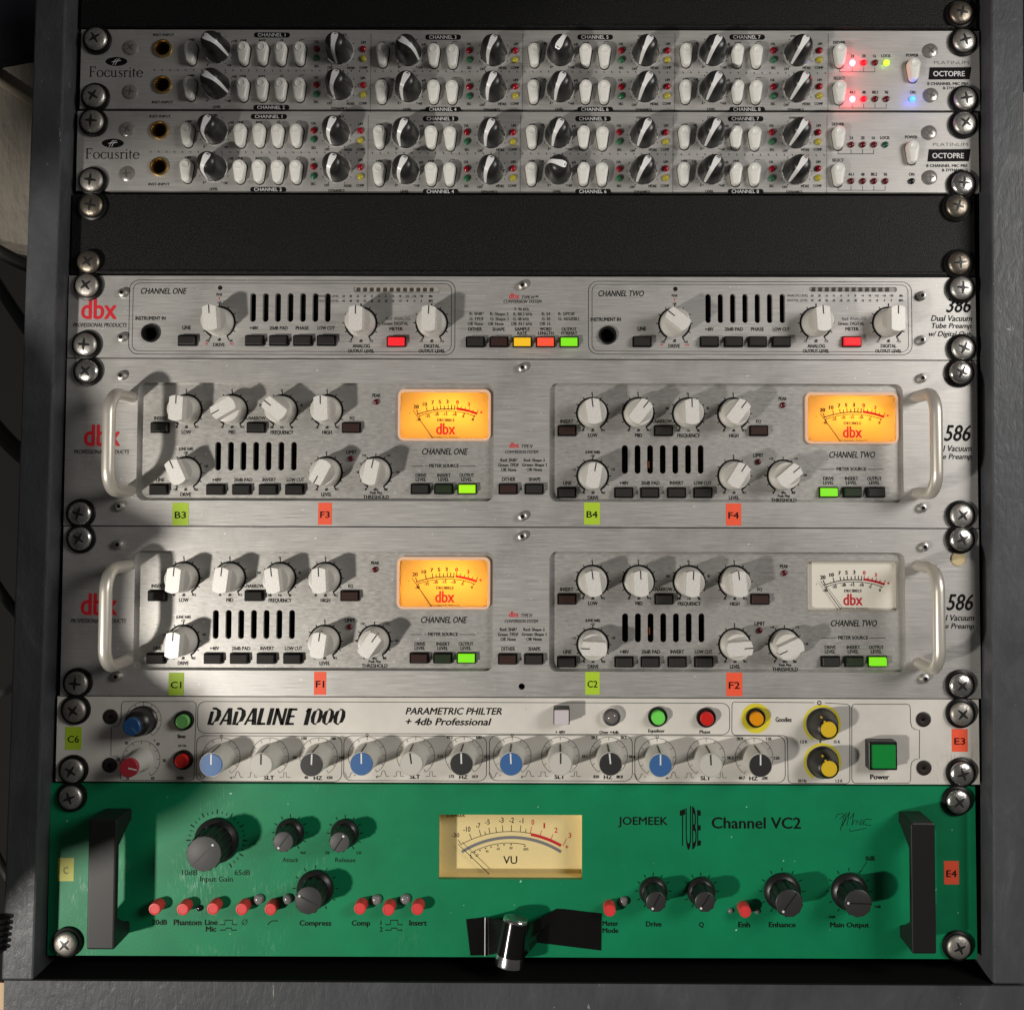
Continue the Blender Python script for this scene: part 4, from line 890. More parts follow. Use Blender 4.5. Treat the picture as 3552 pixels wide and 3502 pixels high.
def equalizer():
    dx = -1.54; y0 = 8 * 44.45
    u = Unit('parametric_equalizer', 'white one-unit equalizer with blue, white and black capped knobs and green power button', 'equalizer', dx, y0 + 44)
    ink = u.mb('INK'); ye = u.mb('YEL')
    b = MB(); b.plate(panel_outline(dx, y0, 1), [], -3, 0); u.part('front_panel', b, CREAMW); chassis(u, dx, y0, 1)
    cup = MB(); cup.lathe(0, 0, [(3.9, 0), (3.9, 0.35), (3.5, 0.55), (1.5, 0.3), (0.9, 0.15)], 28)
    hx = MB(); hx.disc(0, 0, 0.9, 0.6, 6)
    CUP = proto('panel_screw', cup, HOLE_BR, 40, [kid('drive_recess', hx, MATTE)])
    for z, x, y in (('E1', 358, 148), ('E1', 353, 443), ('E3', 1497, 165), ('E3', 1500, 460)): p = M(z, x, y); u.put(CUP, p[0], p[1])
    # printed boxes
    def pth(*pts, w=0.3, closed=False): ink.path(zz(*pts), w, 0.06, closed)
    pth(('E1', 440, 56), ('E1', 862, 56), ('E1', 876, 66), ('E1', 879, 80), ('E1', 866, 515), ('E1', 860, 530), ('E1', 846, 538), ('E1', 435, 536), ('E1', 422, 530), ('E1', 417, 515), ('E1', 418, 430), ('E1', 412, 402), ('E1', 395, 390), ('E1', 360, 388), ('E1', 362, 212), ('E1', 395, 207), ('E1', 412, 195), ('E1', 421, 170), ('E1', 424, 76), ('E1', 430, 62), closed=True)
    def rbox(za, xa, ya, zb, xb, yb, r=4):
        p = M(za, xa, ya); q = M(zb, xb, yb); ink.path(rrect(p[0], p[1], q[0], q[1], r, 5), 0.3, 0.06, True)
    rbox('E1', 890, 56, 'E3', 318, 259)
    rbox('E1', 883, 264, 'E1', 1765, 545); rbox('E1', 1780, 264, 'E2', 768, 540); rbox('E2', 787, 261, 'E2', 1657, 541); rbox('E2', 1672, 263, 'E3', 657, 551)
    pth(('E3', 345, 59), ('E3', 834, 63)); pth(('E3', 898, 64), ('E3', 1030, 72), ('E3', 1046, 80), ('E3', 1050, 95), ('E3', 1050, 535), ('E3', 1042, 550), ('E3', 1028, 556), ('E3', 695, 553), ('E3', 680, 545), ('E3', 674, 530), ('E3', 670, 290), ('E3', 664, 272), ('E3', 648, 264), ('E3', 348, 261), ('E3', 336, 252), ('E3', 331, 238), ('E3', 332, 78), ('E3', 337, 64), ('E3', 345, 59))
    pth(('E3', 1078, 72), ('E3', 1400, 72), ('E3', 1414, 80), ('E3', 1418, 95), ('E3', 1420, 185), ('E3', 1428, 212), ('E3', 1445, 226), ('E3', 1475, 230), ('E3', 1473, 405), ('E3', 1445, 410), ('E3', 1428, 425), ('E3', 1422, 450), ('E3', 1420, 538), ('E3', 1410, 552), ('E3', 1080, 553), ('E3', 1066, 543), ('E3', 1062, 525), ('E3', 1062, 92), ('E3', 1067, 78), closed=True)
    title(ink, 'DADALINE 1000', 'E1', 945, 98, 1800, 198); T(ink, 'PARAMETRIC PHILTER', 'E2', 275, 95, 862, 135, 0.25, 0.035); T(ink, '+ 4db Professional', 'E2', 275, 158, 800, 200, 0.25, 0.035)
    for t, z, cx, cy, cap in (('+ 48V', 'E2', 1218, 242, 17), ('Over +4db', 'E2', 1515, 243, 18), ('Equalizer', 'E2', 1804, 234, 19), ('Phase', 'E3', 167, 240, 20), ('Power', 'E3', 1232, 514, 30), ('line', 'E1', 791, 267, 24), ('mic', 'E1', 784, 518, 23), ('20 Db', 'E1', 794, 325, 14)):
        TC(ink, t, z, cx, cy, cap, 1.05, 0.022)
    T(ink, 'Goodies', 'E3', 597, 152, 695, 180, 0, 0.048)
    for t, z, cx, cy in (('1.5 K', 'E3', 770, 301), ('15 K', 'E3', 972, 301), ('50 Hz', 'E3', 760, 538), ('1.3 K', 'E3', 985, 539), ('0', 'E3', 870, 299), ('30', 'E1', 455, 308), ('40', 'E1', 646, 315), ('20', 'E1', 400, 409), ('50', 'E1', 685, 414), ('10', 'E1', 462, 522), ('60', 'E1', 615, 522), ('+', 'E1', 626, 292), ('-', 'E1', 475, 290)):
        TC(ink, t, z, cx, cy, 18, 0.85, 0.012)
    c = M('E3', 864, 65); ink.arc(c[0], c[1], 0.9, 0, 360, 0.5)
    HZ = (('100', '180', '60', '340', '40', '430'), ('412', '680', '215', '1K5', '175', '1K9'), ('2K3', '3K5', '1K1', '7K4', '820', '8K8'), ('7K9', '11K', '5K3', '15K', '4K7', '20K'))
    GR = (('E1', 1032, 'E1', 1327, 'E1', 1625, 393, (0, 0, 2)), ('E2', 41, 'E2', 337, 'E2', 632, 387, (-1, -9, -2)), ('E2', 925, 'E2', 1218, 'E2', 1513, 388, (-3, 0, -6)), ('E2', 1808, 'E3', 175, 'E3', 467, 396, (0, -3, 0)))
    def ring(z, x, y, sel=range(11), r=7.45):
        p = M(z, x, y); ink.arc(p[0], p[1], r, -148, 148, 0.22, 0.05, 48)
        for k in range(11):
            t = math.radians(-148 + 29.6 * k); e = 2.0
            ink.line((p[0] + r * 1.28 * math.sin(t), p[1] - r * 1.28 * math.cos(t)), (p[0] + (r * 1.28 + 0) * math.sin(t), p[1] - r * 1.28 * math.cos(t)), 0.2)
    def bigring(z, x, y, r=9.85):
        p = M(z, x, y); ink.arc(p[0], p[1], r, -148, 148, 0.22, 0.05, 48)
        for k in range(11):
            t = math.radians(-148 + 29.6 * k); ink.line((p[0] + r * math.sin(t), p[1] - r * math.cos(t)), (p[0] + (r - 1.7) * math.sin(t), p[1] - (r - 1.7) * math.cos(t)), 0.22)
    for gi_, (za, xa, zb, xb, zc, xc, yy, an) in enumerate(GR):
        for z, x, k, a in ((za, xa, 'b', an[0]), (zb, xb, 'w', an[1]), (zc, xc, 'd', an[2])):
            bigring(z, x, yy); p = M(z, x, yy); u.put(EQK[k], p[0], p[1], a)
        c = M(za, xa, yy - 126); ink.arc(c[0], c[1], 0.62, 0, 360, 0.3)
        TC(ink, 'SLT', zb, xb - 4, yy + 126, 25, 1.15, 0.015); TC(ink, 'HZ', zc, xc - 4, yy + 128, 23, 1.2, 0.012)
        t = HZ[gi_]
        for s_, ddx, ddy in ((t[0], -88, -113), (t[1], 90, -113), (t[2], -146, 2), (t[3], 140, 4), (t[4], -76, 125), (t[5], 66, 126)): TC(ink, s_, zc, xc + ddx, yy + ddy, 18, 0.95, 0.02)
        # curve symbols
        def wav(z, x, y, kind):
            S1 = {'notch': [(-30, -12), (-20, -12), (-14, 2), (-8, 14), (0, 18), (8, 14), (13, 2), (18, -12), (28, -12)], 'bell': [(-32, 14), (-18, 14), (-12, 0), (-8, -16), (0, -22), (8, -16), (12, 0), (18, 14), (34, 14)],
                  'wide': [(-30, 14), (-14, 14), (-12, -14), (12, -14), (14, 14), (32, 14)], 'slim': [(-32, 14), (-8, 14), (-7, -16), (7, -16), (8, 14), (32, 14)]}[kind]
            ink.path([M(z, x + q[0], y + q[1]) for q in S1], 0.26)
        wav(za, xa - 115, yy + 115, 'notch'); wav(za, xa + 100, yy + 110, 'bell'); wav(zb, xb - 105, yy + 110, 'wide'); wav(zb, xb + 93, yy + 110, 'slim')
        TC(ink, '-', za, xa - 74, yy + 115, 20, 1.0, 0.03); TC(ink, '+', za, xa + 60, yy + 127, 20, 1.0, 0.048)
    # input section
    bigring('E1', 557, 170, 9.4); bigring('E1', 545, 410, 9.8)
    b = MB(); b.lathe(0, 0, [(7.6, 0), (7.6, 1.0), (6.9, 1.6), (6.5, 9.0), (5.6, 9.8), (5.0, 10.2), (4.75, 13.8)], 36)
    c = MB(); c.lathe(0, 0, [(4.6, 13.6), (4.45, 15.6), (4.1, 15.9), (0.5, 15.95)], 32); l = MB(); l.line((0, -4.2), (0, -0.4), 0.7, 16.05)
    p = M('E1', 557, 170); u.put(proto('knob', b, DK_KNOB, 35, [kid('knob_cap', c, BLUE_D, 35), kid('pointer', l, mat('pale_blue', (0.1, 0.2, 0.4)))]), p[0], p[1], 135, label='dark two-step knob with blue cap')
    b = MB(); b.lathe(0, 0, [(6.2, 0), (6.0, 1.2), (5.3, 2.5), (4.9, 14.6)], 36); c = MB(); c.lathe(0, 0, [(4.8, 14.4), (4.75, 16.4), (4.5, 16.7), (0.5, 16.8)], 32); l = MB(); l.line((0, -4.4), (0, 0), 0.7, 16.9)
    p = M('E1', 545, 410); u.put(proto('knob', b, KNOB_GREY, 35, [kid('knob_cap', c, RED_CAP, 35), kid('pointer', l, WHITE_INK)]), p[0], p[1], 103, label='pale knob with red cap')
    for z, x, y, m, lb in (('E1', 805, 172, BTN_GRN2, 'green round button'), ('E1', 800, 412, BTN_RED, 'red round button'), ('E2', 1812, 150, BTN_GRN, 'green round button'), ('E3', 175, 155, BTN_RED, 'red round button'), ('E3', 477, 156, BTN_AMB, 'amber round button on a yellow ring')):
        p = M(z, x, y, 1.0); u.put(round_button(m), p[0], p[1], 0, 0, lb)
    p = M('E3', 478, 158); ye.arc(p[0], p[1], 6.3, 0, 360, 2.9, 0.05, 48)
    for z, x, y in (('E3', 880, 192), ('E3', 883, 425)): p = M(z, x, y); ye.arc(p[0], p[1], 9.2, -150, 150, 1.4, 0.05, 48)
    for y, yx, a in ((192, 880, -27), (425, 883, -24)):
        b = MB(); b.lathe(0, 0, [(8.3, 0), (8.3, 1.2), (7.9, 1.6), (7.0, 4.5), (6.2, 9.0), (5.2, 12.3), (4.4, 12.9)], 36)
        c = MB(); c.lathe(0, 0, [(4.1, 12.7), (4.0, 13.4), (3.8, 13.6), (0.5, 13.6)], 32)
        l = MB(); l.add([(-0.5, -0.6, 13.75), (0.5, -0.6, 13.75), (0.5, -4.5, 13.2), (-0.5, -4.5, 13.2), (0.5, -6.45, 8.9), (-0.5, -6.45, 8.9)], [(0, 1, 2, 3), (3, 2, 4, 5)])
        p = M('E3', yx, y); u.put(proto('knob', b, DK_KNOB, 35, [kid('knob_cap', c, YEL_CAP, 35), kid('pointer', l, YEL_CAP)]), p[0], p[1], a, label='black knob with yellow cap')
    b = MB(); b.lathe(0, 0, [(5.0, 0), (5.0, 1.2), (4.6, 3.2), (3.6, 3.4), (3.4, 2.4)], 32, False); c = MB(); c.lathe(0, 0, [(3.5, 1.0), (3.5, 3.0), (3.0, 4.4), (1.8, 5.3), (0.4, 5.6)], 28)
    p = M('E2', 1530, 148, 1.5); u.put(proto('indicator_lamp', b, CHROME, 35, [kid('lens', c, mat('grey_lens', (0.16, 0.145, 0.14), 0, 0.15), 60)]), p[0], p[1], label='unlit clear lamp in chrome ring')
    def sq(s, h, m, ins):
        b = MB(); b.prism(rrect(-s, -s, s, s, 0.5, 3), [(0, 0), (0, h * 0.75), (0.4, h * 0.78)]); c = MB(); c.prism(rrect(-s + ins, -s + ins, s - ins, s - ins, 0.4, 3), [(0, h * 0.7), (0, h - 0.3), (0.3, h)])
        return proto('square_button', b, BLACK, 30, [kid('button_cap', c, m, 30)])
    p = M('E2', 1225, 130); u.put(sq(4.2, 9.5, BTN_WHT, 0.45), p[0], p[1], label='milky white square button')
    p = M('E3', 1228, 368); u.put(sq(7.3, 8.5, BTN_PWR, 1.3), p[0], p[1], label='large green square power button')
    u.finish(dict(INK=('printed_lettering', INK), YEL=('yellow_rings', YEL_INK)))
equalizer()

# ================================================================== green channel strip
def jm_knob(rt, rs, h, nfl, capm):
    def flute(r, n, d): return [((r - (d if i % 4 in (2, 3) else 0)) * math.cos(2 * PI * i / (4 * n)), (r - (d if i % 4 in (2, 3) else 0)) * math.sin(2 * PI * i / (4 * n))) for i in range(4 * n)]
    b = MB(); b.lathe(0, 0, [(rs, 0), (rs, 1.3), (rs - 0.5, 2.2), (rt + 0.9, 3.0), (rt + 0.3, 3.4)], 44)
    P = flute(rt + 0.25, nfl, rt * 0.09); b.prism(P, [(-0.25, 3.0), (0.0, h - 0.8), (0.35, h - 0.1)])
    c = MB(); c.lathe(0, 0, [(rt - 0.25, h - 0.9), (rt - 0.25, h - 0.1), (rt - 0.6, h + 0.1), (0.4, h + 0.1)], 40)
    l = MB(); l.line((0, -rt + 0.3), (0, rt - 0.4), 0.75, h + 0.17)
    d = MB(); d.lathe(0, -rt * 0.72, [(0.62, h + 0.15), (0.62, h + 0.3), (0.4, h + 0.4)], 12)
    return proto('knob', b, DK_KNOB, 30, [kid('knob_cap', c, capm, 35), kid('pointer', l, mat('groove', g(0.012), 0, 0.4)), kid('pointer_dot', d, WHITE_INK)])
def channel_strip():
    dx = -3.99; y0 = 9 * 44.45
    u = Unit('channel_strip', 'green two-unit channel strip with black handles and cream meter at the rack bottom', 'channel strip', dx, y0 + 88.4)
    ink = u.mb('INK')
    p = M('F2', 497, 235); q = M('F2', 1368, 632); wx0, wy0, wx1, wy1 = p[0], p[1], q[0], q[1]
    b = MB(); b.plate(panel_outline(dx, y0 + 0.4, 2), [[(wx0, wy0), (wx1, wy0), (wx1, wy1), (wx0, wy1)]], -3, 0); u.part('front_panel', b, GREEN); chassis(u, dx, y0, 2, -13)
    # meter
    dp = -10.0
    b = MB(); b.plate([(wx0 - 1, wy0 - 1), (wx1 + 1, wy0 - 1), (wx1 + 1, wy1 + 1), (wx0 - 1, wy1 + 1)], [[(wx0, wy0), (wx1, wy0), (wx1, wy1), (wx0, wy1)]], dp, -3.05); mt = u.part('vu_meter', b, METER_VU)
    b = MB(); b.box(wx0 - 1, wy0 - 1, wx1 + 1, wy1 + 1, dp - 1, dp); u.part('meter_face', b, METER_VU, parent=mt)
    ik = MB(); rk = MB(); gk = MB(); hh = dp + 0.08
    def F(x, y): return W(1240 + K * x, 2690 + K * y, dp)
    def arc3(mb, a, m_, c_, w, t0=0.0, t1=1.0):
        a, m_, c_ = F(*a), F(*m_), F(*c_)
        A = Matrix(((m_[0] - a[0], m_[1] - a[1]), (c_[0] - a[0], c_[1] - a[1]))); r1 = ((m_[0] ** 2 - a[0] ** 2 + m_[1] ** 2 - a[1] ** 2) / 2, (c_[0] ** 2 - a[0] ** 2 + c_[1] ** 2 - a[1] ** 2) / 2)
        o = A.inverted() @ Vector(r1); R = math.hypot(a[0] - o[0], a[1] - o[1])
        an = [math.degrees(math.atan2(k[0] - o[0], o[1] - k[1])) for k in (a, c_)]
        if mb: mb.arc(o[0], o[1], R, an[0] + (an[1] - an[0]) * t0, an[0] + (an[1] - an[0]) * t1, w, hh, 30)
        return o, R
    o, R = arc3(ik, (630, 418), (940, 338), (1242, 420), 0.3, 0, 0.69); arc3(rk, (632, 425), (940, 344), (1240, 424), 1.5, 0.69, 1.0)
    arc3(gk, (636, 462), (940, 374), (1240, 462), 1.55); arc3(ik, (688, 470), (860, 412), (1022, 418), 0.3)
    def tick(mb, x, y, ln, w=0.3, rr=None):
        p = F(x, y); a = math.atan2(p[0] - o[0], o[1] - p[1]); r = rr or R
        mb.line((o[0] + r * math.sin(a), o[1] - r * math.cos(a)), (o[0] + (r + ln) * math.sin(a), o[1] - (r + ln) * math.cos(a)), w, hh)
    for x, y, ln in ((615, 390, 2.8), (682, 352, 3.2), (742, 330, 3.4), (775, 335, 1.8), (800, 315, 3.2), (842, 310, 2.8), (883, 305, 3.4), (938, 300, 3.4), (995, 300, 3.4), (1027, 322, 1.9)): tick(ik, x, y, ln)
    for x, y, ln in ((1060, 312, 3.6), (1122, 332, 3.0), (1190, 358, 3.0), (1270, 390, 4.2)): tick(rk, x, y, ln)
    def tx(mb, t, x0, y0_, x1, y1_, b_=0.0): p = F(x0, y0_); q = F(x1, y1_); fit(mb, t, p[0], p[1], q[0], q[1], 0, b_, hh)
    for t, bb in (('-20', (574, 347, 620, 372)), ('-10', (645, 308, 688, 340)), ('-7', (722, 287, 748, 318)), ('-5', (777, 265, 806, 295)), ('-3', (862, 253, 890, 285)), ('-2', (925, 253, 953, 285)), ('-1', (985, 257, 1010, 287))): tx(ik, t, *bb, 0.01)
    for t, bb in (('0', (1060, 265, 1076, 297)), ('1', (1133, 287, 1143, 318)), ('2', (1200, 314, 1219, 345)), ('3', (1285, 347, 1303, 377)), ('+', (1265, 421, 1285, 442))): tx(rk, t, *bb, 0.02)
    tx(ik, 'VU', 888, 488, 973, 535, 0.01); tx(ik, 'JOEMEEK', 540, 232, 658, 255, 0.02)
    for t, x, y in (('0', 693, 496), ('20', 728, 483), ('40', 789, 458), ('60', 858, 443), ('80', 936, 438), ('100%', 1026, 446)): w = 7 * len(t) + 4; tx(ik, t, x - w / 2, y - 8, x + w / 2, y + 8)
    for x, y in ((688, 482), (714, 465), (746, 453), (780, 440), (814, 432), (855, 423), (893, 419), (936, 417), (1020, 427)): pp = F(x, y); ik.disc(pp[0], pp[1], 0.4, hh, 8)
    u.part('meter_scale', ik, INK, parent=mt); u.part('red_scale', rk, RED_INK, parent=mt); u.part('grey_band', gk, GREYB, parent=mt)
    nl = MB(); a = W(1240 + K * 612, 2690 + K * 415, dp + 2.2); c = W(1240 + K * 822, 2690 + K * 616, dp + 2.2); nl.tube([(a[0], a[1], dp + 2.2), (c[0], c[1], dp + 2.2)], [0.15, 0.22], 8); u.part('needle', nl, MATTE, parent=mt)
    b = MB(); b.poly([(wx0 + .1, wy0 + .1), (wx1 - .1, wy0 + .1), (wx1 - .1, wy1 - .1), (wx0 + .1, wy1 - .1)], -2.6); u.part('clear_window', b, PANE, parent=mt)
    # handles
    for z, xa, xb, ya, yb in (('F1', 400, 547, 193, 957), ('F3', 1360, 1508, 210, 982)):
        p = M(z, xa, ya); q = M(z, xb, yb); a, e = p[1], q[1]; P = [(a, 0), (a, 20), (e, 20), (e, 0), (e - 6.5, 0), (e - 6.5, 2.5), (e - 14, 15.5), (a + 14, 15.5), (a + 6.5, 2.5), (a + 6.5, 0)]
        hb = MB(); x0, x1 = p[0], q[0]; n = len(P); cv = 0.5
        V = [(x0, y, h) for y, h in P] + [(x1, y, h) for y, h in P]
        tri = tessellate_polygon([[Vector((y, h, 0)) for y, h in P]])
        hb.add(V, [(i, (i + 1) % n, n + (i + 1) % n, n + i) for i in range(n)] + [tuple(t) for t in tri] + [tuple(n + k for k in t[::-1]) for t in tri])
        ho = u.part('handle', hb, JM_HANDLE); bv = ho.modifiers.new('bevel', 'BEVEL'); bv.width = 0.0010; bv.segments = 2; bv.limit_method = 'ANGLE'
    # knobs
    KB = jm_knob(8.8, 11.6, 20.5, 16, GREY_CAP); KS = jm_knob(5.2, 7.4, 14.5, 12, GREY_CAP); KM = jm_knob(7.0, 9.6, 16.0, 12, mat('dark_grey_cap', g(0.045), 0.0, 0.5, spec=0.3))
    KS2 = jm_knob(5.2, 7.4, 14.5, 10, BLK_CAP); KM2 = jm_knob(7.0, 9.6, 16.0, 12, BLK_CAP)
    def dialt(z, x, y, r, ln, n=11, big=(), w=0.5, a=150):
        p = M(z, x, y)
        for k in range(n):
            t = math.radians(-a + 2 * a * k / (n - 1)); s = ln * (1.6 if k in big else 1); ww = w * (1.6 if k in big else 1)
            ink.line((p[0] + r * math.sin(t), p[1] - r * math.cos(t)), (p[0] + (r + s) * math.sin(t), p[1] - (r + s) * math.cos(t)), ww)
    for z, x, y, t, a, r in (('F1', 1075, 392, KB, 45, 14.2), ('F1', 1522, 345, KS, 217, 8.3), ('F1', 1856, 348, KS, 33, 8.3), ('F1', 1676, 685, KM, -63, 10.8), ('F2', 1802, 700, KS2, 208, 8.3), ('F3', 160, 700, KS2, 213, 8.3), ('F3', 655, 702, KM2, 217, 10.8), ('F3', 1063, 702, KM2, 272, 10.8)):
        p = M(z, x, y); u.put(t, p[0], p[1], a)
        if t is KB: dialt(z, x, y, r - 0.6, 1.5, 31, tuple(range(0, 31, 3)), 0.4)
        else: dialt(z, x, y, r - 0.5, 1.7, 11, (), 0.5)
    T(ink, '10dB', 'F1', 862, 573, 957, 603, 0, 0.01); T(ink, '65dB', 'F1', 1183, 573, 1278, 603, 0, 0.01); T(ink, 'Input Gain', 'F1', 973, 612, 1173, 652, 0, 0.012)
    T(ink, 'Attack', 'F1', 1475, 498, 1573, 523, 0, 0.014); T(ink, 'Release', 'F1', 1797, 499, 1920, 524, 0, 0.014)
    for t, z, x, y in (('5mS', 'F1', 1600, 466), ('250', 'F1', 1748, 467), ('2.5S', 'F1', 1940, 467), ('-20dB', 'F3', 956, 857), ('+4dB', 'F3', 1235, 795)): TC(ink, t, z, x, y, 16, 0.85, 0.008)
    T(ink, '0dB', 'F3', 1163, 488, 1220, 515)
    for i in range(5): p = M('F3', 1137 + 7.5 * i, 577 - 12 * i); ink.disc(p[0], p[1], 0.35, 0.06, 8)
    for t, z, a, yy, c, hh2 in (('20dB', 'F1', 680, 875, 773, 30), ('Phantom', 'F1', 812, 875, 983, 33), ('Line', 'F1', 1002, 875, 1080, 31), ('Mic', 'F1', 1008, 917, 1072, 30), ('Compress', 'F1', 1578, 880, 1773, 40), ('Comp', 'F2', -36, 880, 78, 40), ('2', 'F2', 135, 920, 153, 27),
        ('Insert', 'F2', 315, 878, 423, 32), ('Meter', 'F2', 1492, 883, 1590, 29), ('Mode', 'F2', 1492, 926, 1590, 29), ('Drive', 'F2', 1757, 886, 1853, 30), ('Q', 'F3', 148, 890, 178, 34), ('Enh', 'F3', 387, 889, 460, 31), ('Enhance', 'F3', 573, 890, 738, 30), ('Main Output', 'F3', 947, 892, 1185, 38)):
        T(ink, t, z, a, yy, c, yy + hh2, 0, 0.048)
    TC(ink, '1', 'F2', 143, 893, 27, 0.9)
    for z, x in (('F1', 1093), ('F2', 170)):
        Lz(ink, z, [(x, 905), (x + 31, 905), (x + 32, 878), (x + 76, 878), (x + 77, 905), (x + 105, 905)], 0.5); Lz(ink, z, [(x, 938), (x + 35, 938), (x + 38, 926), (x + 70, 926), (x + 72, 938), (x + 103, 938)], 0.5)
    phase(ink, 'F1', 1245, 890, 15); Lz(ink, 'F1', [(1385, 906), (1397, 892), (1412, 882), (1447, 882)], 0.5)
    T(ink, 'JOEMEEK', 'F2', 1588, 250, 1890, 312, 0, 0.025); T(ink, 'Channel VC2', 'F3', 225, 253, 770, 319, 0, 0.028)
    cx_, cy_ = M('F3', 96, 318)
    T(ink, 'TUBE', 'F3', 32, 195, 160, 441, 0, 0.016, 0.06, lambda p: (p[0], cy_ + (p[1] - cy_) * (0.82 + 0.24 * math.exp(-((p[0] - cx_) / 2.8) ** 2)), p[2]))
    for pts in ([(980, 258), (990, 235), (1020, 228), (1035, 232), (1010, 330)], [(1005, 262), (1030, 240), (1048, 225), (1030, 290), (1018, 305), (1040, 270), (1058, 235), (1066, 218), (1050, 300)], [(1066, 262), (1085, 240), (1092, 225), (1080, 300), (1095, 272), (1112, 268), (1104, 298), (1120, 275), (1126, 296), (1140, 260), (1132, 300), (1150, 290), (1160, 270), (1148, 268), (1146, 298), (1166, 292), (1172, 300)], [(1160, 262), (1200, 265)], [(1064, 322), (1070, 338), (1110, 330), (1166, 318)], [(1175, 300), (1198, 300)]):
        Lz(ink, 'F3', pts, 0.3)
    # push buttons and lamps
    b = MB(); b.lathe(0, 0, [(3.15, 0), (3.1, 6.0), (2.85, 6.5), (2.35, 6.55), (2.2, 6.3), (0.3, 6.3)], 28); PB = proto('push_button', b, PUSH_RED, 35)
    for z, x, y in (('F1', 724, 781), ('F1', 893, 783), ('F1', 1074, 779), ('F1', 1248, 782), ('F1', 1422, 782), ('F2', 28, 778), ('F2', 200, 785), ('F2', 374, 781), ('F2', 1533, 790), ('F3', 417, 797)):
        p = M(z, x, y); u.put(PB, p[0], p[1])
    for z, x, y, r in (('F1', 1333, 748, 30), ('F1', 1510, 746, 30), ('F2', 116, 750, 30), ('F2', 292, 746, 30), ('F2', 1622, 760, 28), ('F3', 340, 820, 16), ('F3', 502, 823, 16)): led(u, z, x, y, 'clear', r)
    led(u, 'F1', 972, 803, 'black', 18)
    u.finish(dict(INK=('printed_lettering', INK)))
channel_strip()

# ================================================================== things resting on the panels
def sticker(z, x0, y0, x1, y1, t, m, label, tb=None, tz=0.46, inkm=None):
    p = M(z, x0, y0); q = M(z, x1, y1); h = 0.12
    u = Unit('paper_sticker', label, 'sticker', (p[0] + q[0]) / 2, q[1], 'lettered stickers'); b = MB(); b.box(p[0], p[1], q[0], q[1], 0.02, h); u.part('sticker_paper', b, m)
    cx, cy = (p[0] + q[0]) / 2, p[1] + (q[1] - p[1]) * 0.54; w, hh = (q[0] - p[0]) * (0.70 if len(t) > 1 else 0.3), (q[1] - p[1]) * 0.29
    k = MB(); fit(k, t, cx - w / 2, cy - hh / 2, cx + w / 2, cy + hh / 2, 0, 0.022, h + 0.05); u.part('sticker_lettering', k, inkm or INK)
sticker('C1', 700, 884, 797, 1022, 'B3', STK_G, 'green sticker reading B3 below the left DRIVE knob'); sticker('C1', 1588, 884, 1670, 1018, 'F3', STK_O, 'orange sticker reading F3')
sticker('C2', 1363, 882, 1460, 1017, 'B4', STK_G, 'green sticker reading B4'); sticker('C3', 295, 888, 388, 1023, 'F4', STK_O, 'orange sticker reading F4')
sticker('D1', 712, 900, 803, 1037, 'C1', STK_G, 'green sticker reading C1'); sticker('D1', 1598, 894, 1670, 1034, 'F1', STK_O, 'orange sticker reading F1')
sticker('D2', 1370, 894, 1458, 1033, 'C2', STK_G, 'green sticker reading C2'); sticker('D3', 297, 899, 395, 1042, 'F2', STK_O, 'orange sticker reading F2')
sticker('E1', 83, 210, 180, 350, 'C6', STK_G, 'green sticker reading C6 on the white equalizer'); sticker('E3', 1670, 223, 1768, 362, 'E3', STK_O, 'orange sticker reading E3 on the white equalizer')
sticker('F1', 108, 498, 203, 640, 'C', STK_Y, 'yellow sticker with faded writing on the green unit', inkm=mat('faded_ink', (0.16, 0.15, 0.03), 0, 0.6)); sticker('F3', 1640, 517, 1733, 660, 'E4', STK_O, 'orange sticker reading E4 on the green unit')
p = M('D3', 1710, 205); u = Unit('hole_plug', 'pale yellow round plug under the screw beside the white meter', 'plug', p[0], p[1])
b = MB(); b.lathe(p[0], p[1], [(3.9, 0.02), (3.9, 0.5), (3.5, 0.9), (0.4, 1.0)], 28); u.part('plug_disc', b, mat('pale_yellow_plug', (0.62, 0.50, 0.27), 0, 0.55), 40)

